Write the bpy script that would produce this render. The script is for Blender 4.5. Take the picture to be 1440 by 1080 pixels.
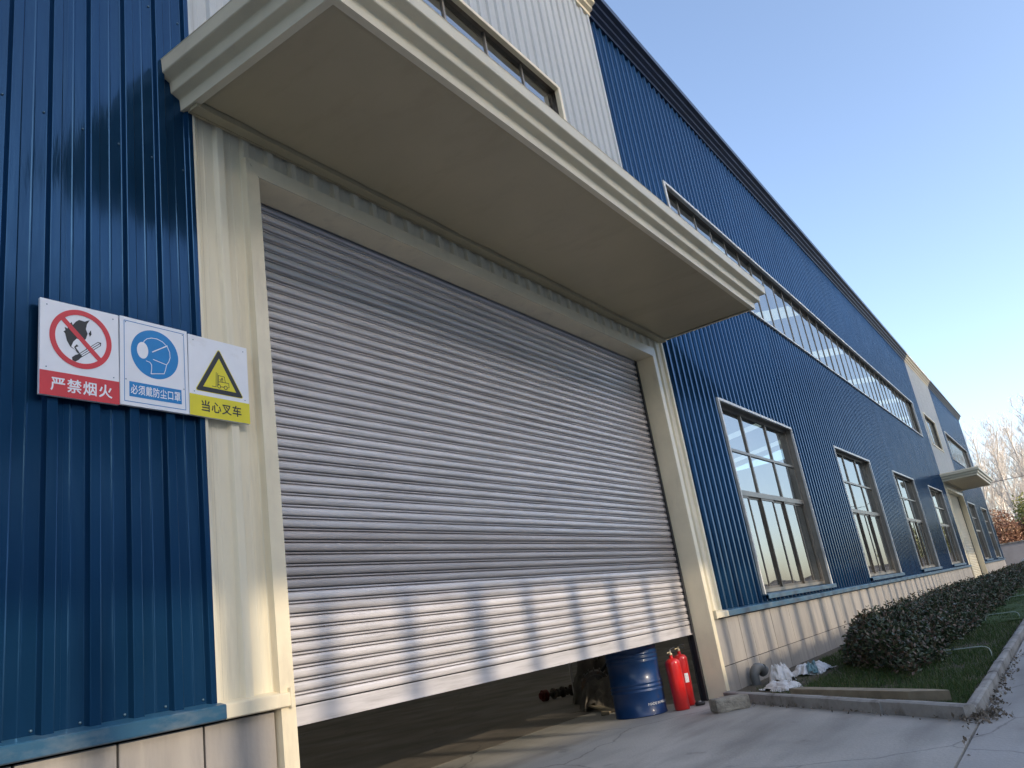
import bpy, bmesh, math, random
from mathutils import Vector, Matrix, noise
random.seed(7)
R_ = math.radians
for o in list(bpy.data.objects): bpy.data.objects.remove(o)
sc = bpy.context.scene
COL = sc.collection

# ------------------------------------------------------------------ camera
cam_d = bpy.data.cameras.new('camera'); cam = bpy.data.objects.new('camera', cam_d); COL.objects.link(cam)
cam_d.sensor_width = 36.0; cam_d.lens = 28.32; cam_d.clip_start = 0.05; cam_d.clip_end = 3000
YAW, PITCH, ROLL = -1.012037, 0.300816, 0.161774
ca, sa = math.cos(YAW), math.sin(YAW); cb, sb = math.cos(PITCH), math.sin(PITCH); cc, sn = math.cos(ROLL), math.sin(ROLL)
Rm = Matrix(((ca,-sa,0),(sa,ca,0),(0,0,1))) @ Matrix(((1,0,0),(0,cb,-sb),(0,sb,cb))) @ Matrix(((cc,0,sn),(0,1,0),(-sn,0,cc)))
r_, f_, u_ = Rm.col[0], Rm.col[1], Rm.col[2]
cam.matrix_world = Matrix(((r_.x,u_.x,-f_.x,-1.817),(r_.y,u_.y,-f_.y,-3.721),(r_.z,u_.z,-f_.z,1.04),(0,0,0,1)))
sc.camera = cam

# ------------------------------------------------------------------ sun, sky, exposure
SUN_DIR = Vector((0.10, 1.0, -0.30)).normalized()          # direction the light travels
sd = bpy.data.lights.new('sun', 'SUN'); so = bpy.data.objects.new('sun', sd); COL.objects.link(so)
sd.energy = 2.0; sd.angle = R_(0.34); sd.color = (1.0, 0.90, 0.78)
so.rotation_euler = SUN_DIR.to_track_quat('-Z', 'Y').to_euler(); so.location = (0, -30, 30)
w = bpy.data.worlds.new('World'); sc.world = w; w.use_nodes = True
nt = w.node_tree; bg = nt.nodes['Background']; sky = nt.nodes.new('ShaderNodeTexSky')
sky.sky_type = 'NISHITA'; sky.sun_disc = False
sky.sun_elevation = math.asin(-SUN_DIR.z); sky.sun_rotation = math.atan2(-SUN_DIR.x, -SUN_DIR.y)
sky.air_density = 0.65; sky.dust_density = 1.9; sky.ozone_density = 0.5
nt.links.new(sky.outputs[0], bg.inputs[0]); bg.inputs[1].default_value = 0.15
sc.view_settings.view_transform = 'Standard'; sc.view_settings.look = 'None'
sc.view_settings.exposure = 1.76; sc.view_settings.gamma = 1.0
sc.render.engine = 'CYCLES'
sc.cycles.use_denoising = True
sc.cycles.max_bounces = 7; sc.cycles.diffuse_bounces = 4; sc.cycles.glossy_bounces = 4
sc.cycles.transparent_max_bounces = 12; sc.cycles.caustics_reflective = False; sc.cycles.caustics_refractive = False

# ------------------------------------------------------------------ helpers
class MB:
    def __init__(s): s.v = []; s.f = []; s.sm = []
    def add(s, vs, fs, smooth=False):
        o = len(s.v); s.v += [tuple(v) for v in vs]; s.f += [tuple(i+o for i in f) for f in fs]; s.sm += [smooth]*len(fs)
    def box(s, x0, x1, y0, y1, z0, z1):
        s.add([(x0,y0,z0),(x1,y0,z0),(x1,y1,z0),(x0,y1,z0),(x0,y0,z1),(x1,y0,z1),(x1,y1,z1),(x0,y1,z1)],
              [(0,3,2,1),(4,5,6,7),(0,1,5,4),(1,2,6,5),(2,3,7,6),(3,0,4,7)])
    def cbox(s, x0, x1, y0, y1, z0, z1, b=0.004):
        bm = bmesh.new(); bmesh.ops.create_cube(bm, size=1)
        for v in bm.verts:
            v.co = Vector(((x0+x1)/2+v.co.x*(x1-x0), (y0+y1)/2+v.co.y*(y1-y0), (z0+z1)/2+v.co.z*(z1-z0)))
        bmesh.ops.bevel(bm, geom=bm.edges[:], offset=b, segments=1, affect='EDGES')
        s.addbm(bm)
    def addbm(s, bm, smooth=False):
        bm.verts.index_update()
        s.add([v.co[:] for v in bm.verts], [[v.index for v in f.verts] for f in bm.faces], smooth); bm.free()
    def tube(s, pts, rad, n=8, smooth=True, caps=True):
        pts = [Vector(p) for p in pts]; rings = []
        up = None
        for i, p in enumerate(pts):
            d = (pts[min(i+1, len(pts)-1)] - pts[max(i-1, 0)]).normalized()
            if up is None or abs(up.dot(d)) > 0.95:
                up = Vector((0,0,1)) if abs(d.z) < 0.9 else Vector((1,0,0))
            a = d.cross(up).normalized(); b = a.cross(d).normalized(); up = b
            r = rad[i] if isinstance(rad, (list, tuple)) else rad
            rings.append([p + (a*math.cos(2*math.pi*k/n) + b*math.sin(2*math.pi*k/n))*r for k in range(n)])
        vs = [v for r in rings for v in r]; fs = []
        for i in range(len(pts)-1):
            for k in range(n): fs.append((i*n+k, i*n+(k+1)%n, (i+1)*n+(k+1)%n, (i+1)*n+k))
        s.add(vs, fs, smooth)
        if caps:
            s.add(rings[0], [tuple(range(n))[::-1]]); s.add(rings[-1], [tuple(range(n))])
    def lathe(s, prof, n=32, c=(0,0,0), smooth=True):
        vs = []; fs = []
        for (r, z) in prof:
            for k in range(n): vs.append((c[0]+r*math.cos(2*math.pi*k/n), c[1]+r*math.sin(2*math.pi*k/n), c[2]+z))
        for i in range(len(prof)-1):
            for k in range(n): fs.append((i*n+k, i*n+(k+1)%n, (i+1)*n+(k+1)%n, (i+1)*n+k))
        s.add(vs, fs, smooth)
    def extx(s, prof, x0, x1, closed=True):
        """profile of (y,z) swept along X"""
        n = len(prof); vs = [(x0,y,z) for y,z in prof] + [(x1,y,z) for y,z in prof]
        m = n if closed else n-1
        s.add(vs, [(i, (i+1)%n, n+(i+1)%n, n+i) for i in range(m)])
        if closed: s.add(vs, [tuple(range(n))[::-1], tuple(range(n, 2*n))])
    def mesh(s, name):
        m = bpy.data.meshes.new(name); m.from_pydata(s.v, [], s.f)
        m.polygons.foreach_set('use_smooth', s.sm); m.update(); return m
    def build(s, name, mat, parent=None, loc=None):
        return mk(name, s.mesh(name), mat, parent, loc)

def mk(name, mesh, mat, parent=None, loc=None):
    if mat is not None and not mesh.materials: mesh.materials.append(M[mat] if isinstance(mat, str) else mat)
    o = bpy.data.objects.new(name, mesh); COL.objects.link(o)
    if parent is not None: o.parent = parent
    if loc is not None: o.location = loc
    return o
def tag(o, label=None, cat=None, group=None, kind=None):
    if label: o['label'] = label
    if cat: o['category'] = cat
    if group: o['group'] = group
    if kind: o['kind'] = kind
    return o
def empty(name, loc, label, cat, group=None, rz=0):
    o = bpy.data.objects.new(name, None); COL.objects.link(o); o.location = loc; o.rotation_euler.z = rz
    o.empty_display_size = 0.2
    return tag(o, label, cat, group)
def copy_tree(o, parent=None):
    c = o.copy(); COL.objects.link(c); c.parent = parent
    for ch in list(o.children): copy_tree(ch, c)
    return c

# ------------------------------------------------------------------ materials
M = {}
def N(nt, t, **k):
    n = nt.nodes.new(t)
    for a, b in k.items():
        if a in n.inputs: n.inputs[a].default_value = b
        else: setattr(n, a, b)
    return n
def ramp(nt, fac, stops):
    r = nt.nodes.new('ShaderNodeValToRGB'); e = r.color_ramp.elements
    while len(e) < len(stops): e.new(0.5)
    for i, (p, c) in enumerate(stops): e[i].position = p; e[i].color = (c[0], c[1], c[2], 1) if hasattr(c, '__len__') else (c, c, c, 1)
    nt.links.new(fac, r.inputs[0]); return r.outputs[0]
def mat(name, col, rough=0.5, metal=0.0, var=0.0, vscale=(1,1,1), vfreq=3.0, dirt=None, dirtscale=(1,1,1), dirtfreq=2.0, dirtrange=(0.5,0.75),
        bump=0.0, bscale=(1,1,1), bfreq=20.0, coat=0.0, rvar=0.0, spec=0.5, objvar=0.0):
    m = bpy.data.materials.new(name); m.use_nodes = True; nt = m.node_tree; L = nt.links
    p = nt.nodes['Principled BSDF']
    p.inputs['Base Color'].default_value = (*col, 1); p.inputs['Roughness'].default_value = rough; p.inputs['Metallic'].default_value = metal
    p.inputs['Coat Weight'].default_value = coat; p.inputs['Coat Roughness'].default_value = 0.08; p.inputs['Specular IOR Level'].default_value = spec
    tc = N(nt, 'ShaderNodeNewGeometry')
    def noise_(scale, freq, detail=5, rough_=0.6):
        mp = N(nt, 'ShaderNodeMapping'); mp.inputs['Scale'].default_value = scale
        L.new(tc.outputs['Position'], mp.inputs['Vector'])
        n = N(nt, 'ShaderNodeTexNoise'); n.inputs['Scale'].default_value = freq; n.inputs['Detail'].default_value = detail; n.inputs['Roughness'].default_value = rough_
        L.new(mp.outputs[0], n.inputs['Vector']); return n.outputs['Fac']
    c = None
    if var > 0:
        f = noise_(vscale, vfreq)
        a = tuple(max(0, x*(1-var)) for x in col); b = tuple(min(1, x*(1+var)) for x in col)
        c = ramp(nt, f, [(0.3, a), (0.7, b)])
    if dirt is not None:
        f = noise_(dirtscale, dirtfreq, 8, 0.65)
        k = ramp(nt, f, [(dirtrange[0], 0.0), (dirtrange[1], 1.0)])
        mx = N(nt, 'ShaderNodeMix', data_type='RGBA'); L.new(k, mx.inputs[0])
        if c is not None: L.new(c, mx.inputs[6])
        else: mx.inputs[6].default_value = (*col, 1)
        mx.inputs[7].default_value = (*dirt, 1); c = mx.outputs[2]
    if objvar > 0 and c is not None:        # each sheet, slat or tile a little lighter or darker than its neighbour
        oi = N(nt, 'ShaderNodeObjectInfo'); rv_ = ramp(nt, oi.outputs['Random'], [(0.0, 1-objvar), (1.0, 1.0)])
        mm_ = N(nt, 'ShaderNodeMix', data_type='RGBA', blend_type='MULTIPLY'); mm_.inputs[0].default_value = 1.0
        L.new(c, mm_.inputs[6]); L.new(rv_, mm_.inputs[7]); c = mm_.outputs[2]
    if c is not None: L.new(c, p.inputs['Base Color'])
    if rvar > 0:
        f = noise_((1,1,0.3), 6.0)
        L.new(ramp(nt, f, [(0.3, max(0.02, rough-rvar)), (0.7, rough+rvar)]), p.inputs['Roughness'])
    if bump > 0:
        f = noise_(bscale, bfreq)
        b = N(nt, 'ShaderNodeBump'); b.inputs['Strength'].default_value = 1.0; b.inputs['Distance'].default_value = bump
        L.new(f, b.inputs['Height']); L.new(b.outputs[0], p.inputs['Normal'])
    M[name] = m; return m
mat('blue_paint', (0.008,0.043,0.102), 0.17, metal=0.50, var=0.10, vscale=(1,1,0.25), vfreq=2.5, dirt=(0.020,0.066,0.13), dirtscale=(9,9,0.5), dirtfreq=1.2, dirtrange=(0.55,0.9), bump=0.005, bscale=(2.6,1,0.3), bfreq=2.0, rvar=0.06, coat=0.0, spec=0.36, objvar=0.14)
M['blue_paint'].node_tree.nodes['Principled BSDF'].inputs['Specular Tint'].default_value = (0.58,0.70,0.88,1)
mat('blue_trim', (0.022,0.080,0.140), 0.35, var=0.2, vfreq=4, dirt=(0.16,0.19,0.21), dirtscale=(2,2,5), dirtfreq=2.0, dirtrange=(0.48,0.85), bump=0.002, bfreq=4)
mat('navy_gutter', (0.006,0.016,0.045), 0.35, var=0.2, bump=0.002, bfreq=3)
mat('cream_paint', (0.76,0.69,0.52), 0.5, var=0.06, vscale=(1,1,0.3), vfreq=2.5, dirt=(0.44,0.40,0.31), dirtscale=(7,7,0.6), dirtfreq=1.3, dirtrange=(0.52,0.9), bump=0.002, bscale=(1.2,1,0.4), bfreq=2.5, spec=0.25)
mat('cream_frame', (0.76,0.665,0.475), 0.36, var=0.07, vfreq=3, dirt=(0.58,0.50,0.36), dirtscale=(4,4,1.0), dirtfreq=1.6, dirtrange=(0.55,0.85), bump=0.0015, bfreq=6)
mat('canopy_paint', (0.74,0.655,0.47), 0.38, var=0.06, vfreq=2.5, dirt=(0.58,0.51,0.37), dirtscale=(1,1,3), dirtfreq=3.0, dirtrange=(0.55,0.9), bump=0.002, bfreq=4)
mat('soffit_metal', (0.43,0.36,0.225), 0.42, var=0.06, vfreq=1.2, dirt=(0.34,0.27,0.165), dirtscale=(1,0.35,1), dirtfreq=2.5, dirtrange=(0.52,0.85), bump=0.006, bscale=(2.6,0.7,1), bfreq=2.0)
mat('white_trim', (0.60,0.60,0.56), 0.4, var=0.08, vfreq=5, dirt=(0.33,0.30,0.26), dirtfreq=4, dirtrange=(0.5,0.8), bump=0.001, bfreq=20)
mat('bronze_frame', (0.24,0.215,0.18), 0.4, metal=0.4, var=0.15, vfreq=5, dirt=(0.25,0.22,0.18), dirtfreq=5, dirtrange=(0.55,0.85))
mat('sash_frame', (0.13,0.105,0.08), 0.42, metal=0.4, var=0.15, vfreq=5, dirt=(0.22,0.18,0.14), dirtfreq=5, dirtrange=(0.5,0.85))
mat('galvanised', (0.66,0.62,0.605), 0.36, metal=0.12, var=0.10, vscale=(0.25,1,3), vfreq=5, dirt=(0.36,0.325,0.30), dirtscale=(0.35,1,6), dirtfreq=4.0, dirtrange=(0.5,0.8), bump=0.0012, bscale=(0.4,1,3), bfreq=20, rvar=0.08, objvar=0.16)
mat('galvanised_dark_reflection', (0.45,0.405,0.38), 0.42, metal=0.12, var=0.15, vscale=(0.25,1,3), vfreq=6, dirt=(0.62,0.58,0.56), dirtscale=(1.2,1,6), dirtfreq=7.0, dirtrange=(0.62,0.75), bump=0.0012, bscale=(0.4,1,3), bfreq=20)  # dark reflected band painted into the slat colour, with pale scuffs
mat('screw_metal', (0.10,0.17,0.22), 0.4, metal=0.5)
mat('cream_sky_tint', (0.42,0.445,0.45), 0.5, var=0.05, vscale=(1,1,0.3), vfreq=2.5, dirt=(0.34,0.355,0.36), dirtscale=(7,7,0.6), dirtfreq=1.3, dirtrange=(0.52,0.9), bump=0.002, bscale=(1.2,1,0.4), bfreq=2.5, spec=0.25)  # cream sheets above the canopy, cool sky tone put into the colour
mat('dark_rail', (0.04,0.04,0.045), 0.5, metal=0.5, var=0.2)
mat('plinth_tile', (0.40,0.36,0.315), 0.5, objvar=0.2, var=0.10, vscale=(3,1,0.5), vfreq=3, dirt=(0.27,0.25,0.235), dirtscale=(5,5,0.8), dirtfreq=1.6, dirtrange=(0.46,0.8), bump=0.002, bfreq=25)
mat('mortar', (0.045,0.042,0.04), 0.9, var=0.2)
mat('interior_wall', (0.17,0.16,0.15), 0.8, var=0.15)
mat('sign_white', (0.78,0.79,0.82), 0.3, var=0.03, vfreq=8, dirt=(0.6,0.58,0.56), dirtfreq=6, dirtrange=(0.6,0.9))
mat('sign_back', (0.35,0.35,0.36), 0.5)
mat('sign_red', (0.60,0.035,0.045), 0.35, var=0.08, vfreq=6)
mat('sign_blue', (0.004,0.20,0.50), 0.35, var=0.08, vfreq=6)
mat('sign_yellow', (0.72,0.62,0.02), 0.35, var=0.06, vfreq=6)
mat('sign_black', (0.018,0.018,0.018), 0.4)
mat('drum_blue', (0.005,0.040,0.14), 0.36, var=0.15, vfreq=4, dirt=(0.05,0.05,0.06), dirtfreq=4, dirtrange=(0.56,0.72), bump=0.003, bfreq=6, coat=0.2)
mat('print_white', (0.75,0.75,0.74), 0.5)
mat('ext_red', (0.62,0.018,0.016), 0.28, var=0.1, vfreq=6, coat=0.4)
mat('rust_red', (0.16,0.025,0.018), 0.5, var=0.3, vfreq=9)
mat('black_rubber', (0.02,0.02,0.02), 0.55, var=0.2)
mat('brass', (0.55,0.45,0.28), 0.35, metal=0.8, var=0.15)
mat('scrap_steel', (0.10,0.09,0.08), 0.55, metal=0.4, var=0.4, vfreq=8, dirt=(0.16,0.08,0.04), dirtfreq=7, dirtrange=(0.48,0.7))
mat('rag', (0.13,0.115,0.095), 0.9, var=0.3, vfreq=6, bump=0.01, bfreq=30)
mat('sack', (0.66,0.66,0.66), 0.55, var=0.1, vfreq=8, dirt=(0.30,0.27,0.22), dirtfreq=7, dirtrange=(0.5,0.75), bump=0.004, bfreq=40)
mat('teal_sheet', (0.13,0.24,0.27), 0.5, var=0.2, vfreq=8, bump=0.004, bfreq=40)
mat('pvc_grey', (0.11,0.115,0.115), 0.5, var=0.12, vfreq=6)
mat('kerb_stone', (0.33,0.315,0.29), 0.9, var=0.2, vfreq=6, dirt=(0.10,0.085,0.07), dirtfreq=3.0, dirtrange=(0.48,0.68), bump=0.006, bfreq=30)
mat('block_stone', (0.30,0.275,0.225), 0.95, var=0.25, vfreq=10, dirt=(0.12,0.10,0.08), dirtfreq=7, dirtrange=(0.5,0.7), bump=0.008, bfreq=40)
mat('timber', (0.27,0.225,0.155), 0.85, var=0.25, vscale=(1,1,1), vfreq=6, bump=0.004, bfreq=25)
mat('soil', (0.075,0.06,0.04), 0.95, var=0.35, vfreq=8, bump=0.02, bfreq=14)
mat('bark_pale', (0.52,0.475,0.43), 0.85, var=0.25, vfreq=1.0)
mat('twig', (0.07,0.05,0.035), 0.9, var=0.3)
mat('hoop_paint', (0.30,0.36,0.31), 0.5, var=0.1)
mat('wall_render', (0.30,0.275,0.27), 0.9, var=0.15, vfreq=1.0, bump=0.01, bfreq=10)
mat('boulder', (0.66,0.64,0.58), 0.8, var=0.12, vfreq=4, bump=0.01, bfreq=10)
mat('teal_wall', (0.26,0.42,0.43), 0.55, var=0.06, vfreq=0.5, vscale=(8,1,1))
mat('hall_blue', (0.06,0.17,0.24), 0.5, var=0.06, vfreq=0.5, vscale=(8,1,1))
mat('pale_wall', (0.80,0.78,0.74), 0.6, var=0.06, vfreq=0.5)
mat('field', (0.13,0.12,0.07), 0.95, var=0.3, vfreq=0.12)

def leafmat(name, stops, rough=0.5, trans=0.25):
    m = bpy.data.materials.new(name); m.use_nodes = True; nt = m.node_tree; L = nt.links; p = nt.nodes['Principled BSDF']
    g = N(nt, 'ShaderNodeNewGeometry'); c = ramp(nt, g.outputs['Random Per Island'], stops)
    L.new(c, p.inputs['Base Color']); p.inputs['Roughness'].default_value = rough
    t = N(nt, 'ShaderNodeBsdfTranslucent'); L.new(c, t.inputs[0])
    mx = N(nt, 'ShaderNodeMixShader'); mx.inputs[0].default_value = trans
    L.new(p.outputs[0], mx.inputs[1]); L.new(t.outputs[0], mx.inputs[2]); L.new(mx.outputs[0], nt.nodes['Material Output'].inputs[0])
    M[name] = m
leafmat('hedge_leaf', [(0.0,(0.012,0.024,0.010)),(0.35,(0.030,0.052,0.020)),(0.62,(0.060,0.078,0.034)),(0.82,(0.095,0.055,0.04)),(1.0,(0.17,0.13,0.09))], 0.42, 0.15)
leafmat('grass_blade', [(0.0,(0.025,0.055,0.012)),(0.6,(0.045,0.095,0.02)),(0.9,(0.08,0.11,0.03)),(1.0,(0.16,0.14,0.06))], 0.6, 0.3)
leafmat('bush_red', [(0.0,(0.13,0.06,0.04)),(0.5,(0.22,0.11,0.07)),(1.0,(0.30,0.20,0.12))], 0.6, 0.3)
leafmat('bush_green', [(0.0,(0.11,0.13,0.03)),(0.5,(0.22,0.23,0.06)),(1.0,(0.34,0.30,0.10))], 0.6, 0.3)
leafmat('litter', [(0.0,(0.06,0.05,0.035)),(0.5,(0.14,0.11,0.08)),(0.85,(0.25,0.22,0.18)),(1.0,(0.45,0.43,0.40))], 0.8, 0.0)

def glassmat():
    m = bpy.data.materials.new('window_glass'); m.use_nodes = True; nt = m.node_tree; L = nt.links
    nt.nodes.remove(nt.nodes['Principled BSDF'])
    g = N(nt, 'ShaderNodeNewGeometry')
    n = N(nt, 'ShaderNodeTexNoise'); n.inputs['Scale'].default_value = 1.1; n.inputs['Detail'].default_value = 1.0
    L.new(g.outputs['Position'], n.inputs['Vector'])
    b = N(nt, 'ShaderNodeBump'); b.inputs['Strength'].default_value = 1.0; b.inputs['Distance'].default_value = 0.006; L.new(n.outputs['Fac'], b.inputs['Height'])
    fr = N(nt, 'ShaderNodeFresnel'); fr.inputs[0].default_value = 5.0; L.new(b.outputs[0], fr.inputs['Normal'])
    gl = N(nt, 'ShaderNodeBsdfGlossy'); gl.inputs['Roughness'].default_value = 0.015; gl.inputs[0].default_value = (0.95,0.97,0.97,1); L.new(b.outputs[0], gl.inputs['Normal'])
    tr = N(nt, 'ShaderNodeBsdfTransparent'); tr.inputs[0].default_value = (0.42,0.52,0.50,1)
    df = N(nt, 'ShaderNodeBsdfDiffuse'); df.inputs[0].default_value = (0.30,0.29,0.26,1)
    n2 = N(nt, 'ShaderNodeTexNoise'); n2.inputs['Scale'].default_value = 2.2; n2.inputs['Detail'].default_value = 6.0; L.new(g.outputs['Position'], n2.inputs['Vector'])
    dk = ramp(nt, n2.outputs['Fac'], [(0.35, 0.04), (0.8, 0.30)])
    m1 = N(nt, 'ShaderNodeMixShader'); L.new(dk, m1.inputs[0]); L.new(tr.outputs[0], m1.inputs[1]); L.new(df.outputs[0], m1.inputs[2])
    m2 = N(nt, 'ShaderNodeMixShader'); L.new(fr.outputs[0], m2.inputs[0]); L.new(m1.outputs[0], m2.inputs[1]); L.new(gl.outputs[0], m2.inputs[2])
    L.new(m2.outputs[0], nt.nodes['Material Output'].inputs[0]); M['window_glass'] = m
glassmat()
def sun_dimming_glass():  # glass added to dim the sun coming through the hall slot
    m = bpy.data.materials.new('sun_dimming_glazing'); m.use_nodes = True; nt = m.node_tree; nt.nodes.remove(nt.nodes['Principled BSDF'])
    tr = N(nt, 'ShaderNodeBsdfTransparent'); tr.inputs[0].default_value = (0.76,0.74,0.70,1); gl = N(nt, 'ShaderNodeBsdfGlossy'); gl.inputs['Roughness'].default_value = 0.03
    mx = N(nt, 'ShaderNodeMixShader'); mx.inputs[0].default_value = 0.12
    nt.links.new(tr.outputs[0], mx.inputs[1]); nt.links.new(gl.outputs[0], mx.inputs[2]); nt.links.new(mx.outputs[0], nt.nodes['Material Output'].inputs[0]); M['sun_dimming_glazing'] = m
sun_dimming_glass()

def added_skylight():  # translucent sheet for roof lights added to brighten the interior
    m = bpy.data.materials.new('added_skylight_sheet'); m.use_nodes = True; nt = m.node_tree; nt.nodes.remove(nt.nodes['Principled BSDF'])
    t = N(nt, 'ShaderNodeBsdfTranslucent'); t.inputs[0].default_value = (0.78,0.76,0.68,1); nt.links.new(t.outputs[0], nt.nodes['Material Output'].inputs[0]); M['added_skylight_sheet'] = m
added_skylight()
def concrete(name, col, crack=True, streak=0.5):
    m = bpy.data.materials.new(name); m.use_nodes = True; nt = m.node_tree; L = nt.links; p = nt.nodes['Principled BSDF']
    g = N(nt, 'ShaderNodeNewGeometry')
    def no(scale, freq, det=6):
        mp = N(nt, 'ShaderNodeMapping'); mp.inputs['Scale'].default_value = scale; L.new(g.outputs['Position'], mp.inputs['Vector'])
        n = N(nt, 'ShaderNodeTexNoise'); n.inputs['Scale'].default_value = freq; n.inputs['Detail'].default_value = det; L.new(mp.outputs[0], n.inputs['Vector']); return n.outputs['Fac']
    c1 = ramp(nt, no((1,1,1), 0.7), [(0.3, tuple(x*0.78 for x in col)), (0.7, tuple(min(1,x*1.15) for x in col))])
    st = ramp(nt, no((0.35,1.6,1), 1.3, 8), [(0.46, 0.0), (0.74, streak)])
    mx = N(nt, 'ShaderNodeMix', data_type='RGBA'); L.new(st, mx.inputs[0]); L.new(c1, mx.inputs[6]); mx.inputs[7].default_value = (*[x*0.45 for x in col], 1)
    sp = ramp(nt, no((1,1,1), 60.0, 3), [(0.55, 0.0), (0.8, 0.5)])
    m2 = N(nt, 'ShaderNodeMix', data_type='RGBA'); L.new(sp, m2.inputs[0]); L.new(mx.outputs[2], m2.inputs[6]); m2.inputs[7].default_value = (*[x*0.6 for x in col], 1)
    # hairline cracks
    vz = N(nt, 'ShaderNodeTexVoronoi'); vz.feature = 'DISTANCE_TO_EDGE'; vz.inputs['Scale'].default_value = 0.55
    wn = N(nt, 'ShaderNodeTexNoise'); wn.inputs['Scale'].default_value = 2.0; wn.inputs['Detail'].default_value = 6; L.new(g.outputs['Position'], wn.inputs['Vector'])
    ad = N(nt, 'ShaderNodeMix', data_type='VECTOR'); ad.inputs[0].default_value = 0.25; L.new(g.outputs['Position'], ad.inputs[4]); L.new(wn.outputs['Color'], ad.inputs[5]); L.new(ad.outputs[1], vz.inputs['Vector'])
    ck = ramp(nt, vz.outputs['Distance'], [(0.0, 0.55), (0.006, 0.0)])
    m3 = N(nt, 'ShaderNodeMix', data_type='RGBA'); L.new(ck, m3.inputs[0]); L.new(m2.outputs[2], m3.inputs[6]); m3.inputs[7].default_value = (0.05,0.045,0.04,1)
    # oil spots
    sp2 = ramp(nt, no((1,1,1), 2.6, 4), [(0.66, 0.0), (0.72, 0.45)])
    m4 = N(nt, 'ShaderNodeMix', data_type='RGBA'); L.new(sp2, m4.inputs[0]); L.new(m3.outputs[2], m4.inputs[6]); m4.inputs[7].default_value = (*[x*0.35 for x in col], 1)
    L.new(m4.outputs[2], p.inputs['Base Color'])
    L.new(ramp(nt, no((1,1,1), 1.2), [(0.35, 0.55), (0.7, 0.85)]), p.inputs['Roughness'])
    b = N(nt, 'ShaderNodeBump'); b.inputs['Distance'].default_value = 0.004; L.new(no((1,1,1), 45.0), b.inputs['Height']); L.new(b.outputs[0], p.inputs['Normal'])
    M[name] = m
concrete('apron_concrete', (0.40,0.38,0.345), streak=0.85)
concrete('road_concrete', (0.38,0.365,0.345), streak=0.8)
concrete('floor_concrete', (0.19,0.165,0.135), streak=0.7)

# ------------------------------------------------------------------ setting: ground, road, apron, floor
def sheet(name, pts, z, m, n=1):
    b = MB(); b.add([(x, y, z) for x, y in pts], [tuple(range(len(pts)))]); o = b.build(name, m); return tag(o, kind='structure')
def slab(name, pts, z0, z1, m):
    b = MB(); n = len(pts)
    b.add([(x,y,z0) for x,y in pts]+[(x,y,z1) for x,y in pts], [tuple(range(n))[::-1], tuple(range(n,2*n))]+[(i,(i+1)%n,n+(i+1)%n,n+i) for i in range(n)])
    return tag(b.build(name, m), kind='structure')
sheet('ground', [(-900,-900),(1500,-900),(1500,900),(-900,900)], -0.06, 'field')
slab('road', [(-60,-35.9),(74.0,-35.9),(74.0,-2.86),(-60,-2.86)], -0.2, 0.0, 'road_concrete')
slab('apron', [(-12,-2.845),(4.9,-2.845),(7.30,-0.20),(7.45,-0.03),(7.58,0.02),(7.58,1.75),(1.37,1.75),(1.37,0.02),(-12,0.02)], -0.2, 0.004, 'apron_concrete')  # pale concrete carried indoors to brighten the sunlit floor patch
slab('workshop_floor', [(-9.0,0.03),(1.36,0.03),(1.36,1.762),(7.59,1.762),(7.59,0.03),(58.3,0.03),(58.3,18.0),(-9.0,18.0)], -0.2, 0.0055, 'floor_concrete')  # darker tone past the pale strip deepens the indoor shade
slab('planting_bed', [(4.98,-2.74),(7.36,-0.05),(7.5,0.06),(74,0.06),(74,-2.74)], -0.2, 0.03, 'soil')

# ------------------------------------------------------------------ the workshop building
WX0, WX1 = -9.0, 58.57; EAVE = 10.03; LEDGE = 0.95
B0, B1, B2, B3 = 0.889, 8.141, 37.23, 44.48
ws = empty('workshop_building', (0,0,0), 'long blue corrugated metal workshop with cream door bays and rows of windows', 'building')
def part(name, mb, m, parent=None): return mb.build(name, m, parent if parent is not None else ws)

# openings: x0, x1, z0, z1
WIN = [(9.88+7.30*i, 13.82+7.30*i) for i in range(4)] + [(45.47,49.41),(52.80,56.74)]
OPEN = [(a,b,1.055,3.986) for a,b in WIN]
D1 = (1.30, 7.65, 0.0, 4.25); D2 = (37.66, 44.0, 0.0, 4.25)
OPEN += [D1, D2]
STRIP = [(2.59,6.44,6.23,7.715), (9.736,35.10,6.23,7.715), (38.0,41.85,6.23,7.715), (45.45,56.60,6.23,7.715), (-8.2,-0.95,6.23,7.715)]
OPEN += STRIP
wall_b = empty('cladding_wall', (0,0,0), None, None); wall_b.parent = ws
PITCH_R = 0.2055; X_R = 0.062; FLAT, CREST = 0.030, 0.0
def profile(x0, x1):
    """(x, y) of the trapezoid sheet between x0 and x1"""
    pts = []
    k0 = int(math.floor((x0-X_R)/PITCH_R))-1; k1 = int(math.ceil((x1-X_R)/PITCH_R))+1
    seq = []
    for k in range(k0, k1+1):
        c = X_R + k*PITCH_R
        seq += [(c-0.042,FLAT),(c-0.038,FLAT-0.002),(c-0.026,CREST+0.002),(c-0.022,CREST),(c+0.022,CREST),(c+0.026,CREST+0.002),(c+0.038,FLAT-0.002),(c+0.042,FLAT),
                (c+0.092,FLAT),(c+0.097,FLAT-0.0014),(c+0.101,FLAT-0.0014),(c+0.106,FLAT)]
    def at(x):
        for a, b in zip(seq, seq[1:]):
            if a[0] <= x <= b[0]: return a[1] + (b[1]-a[1])*((x-a[0])/max(1e-9, b[0]-a[0]))
        return FLAT
    pts.append((x0, at(x0))); pts += [p for p in seq if x0+1e-5 < p[0] < x1-1e-5]; pts.append((x1, at(x1)))
    return pts
SHW = PITCH_R*4; SH0 = X_R + 0.065
cuts_col = [B0, B1, B2, B3]
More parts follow.
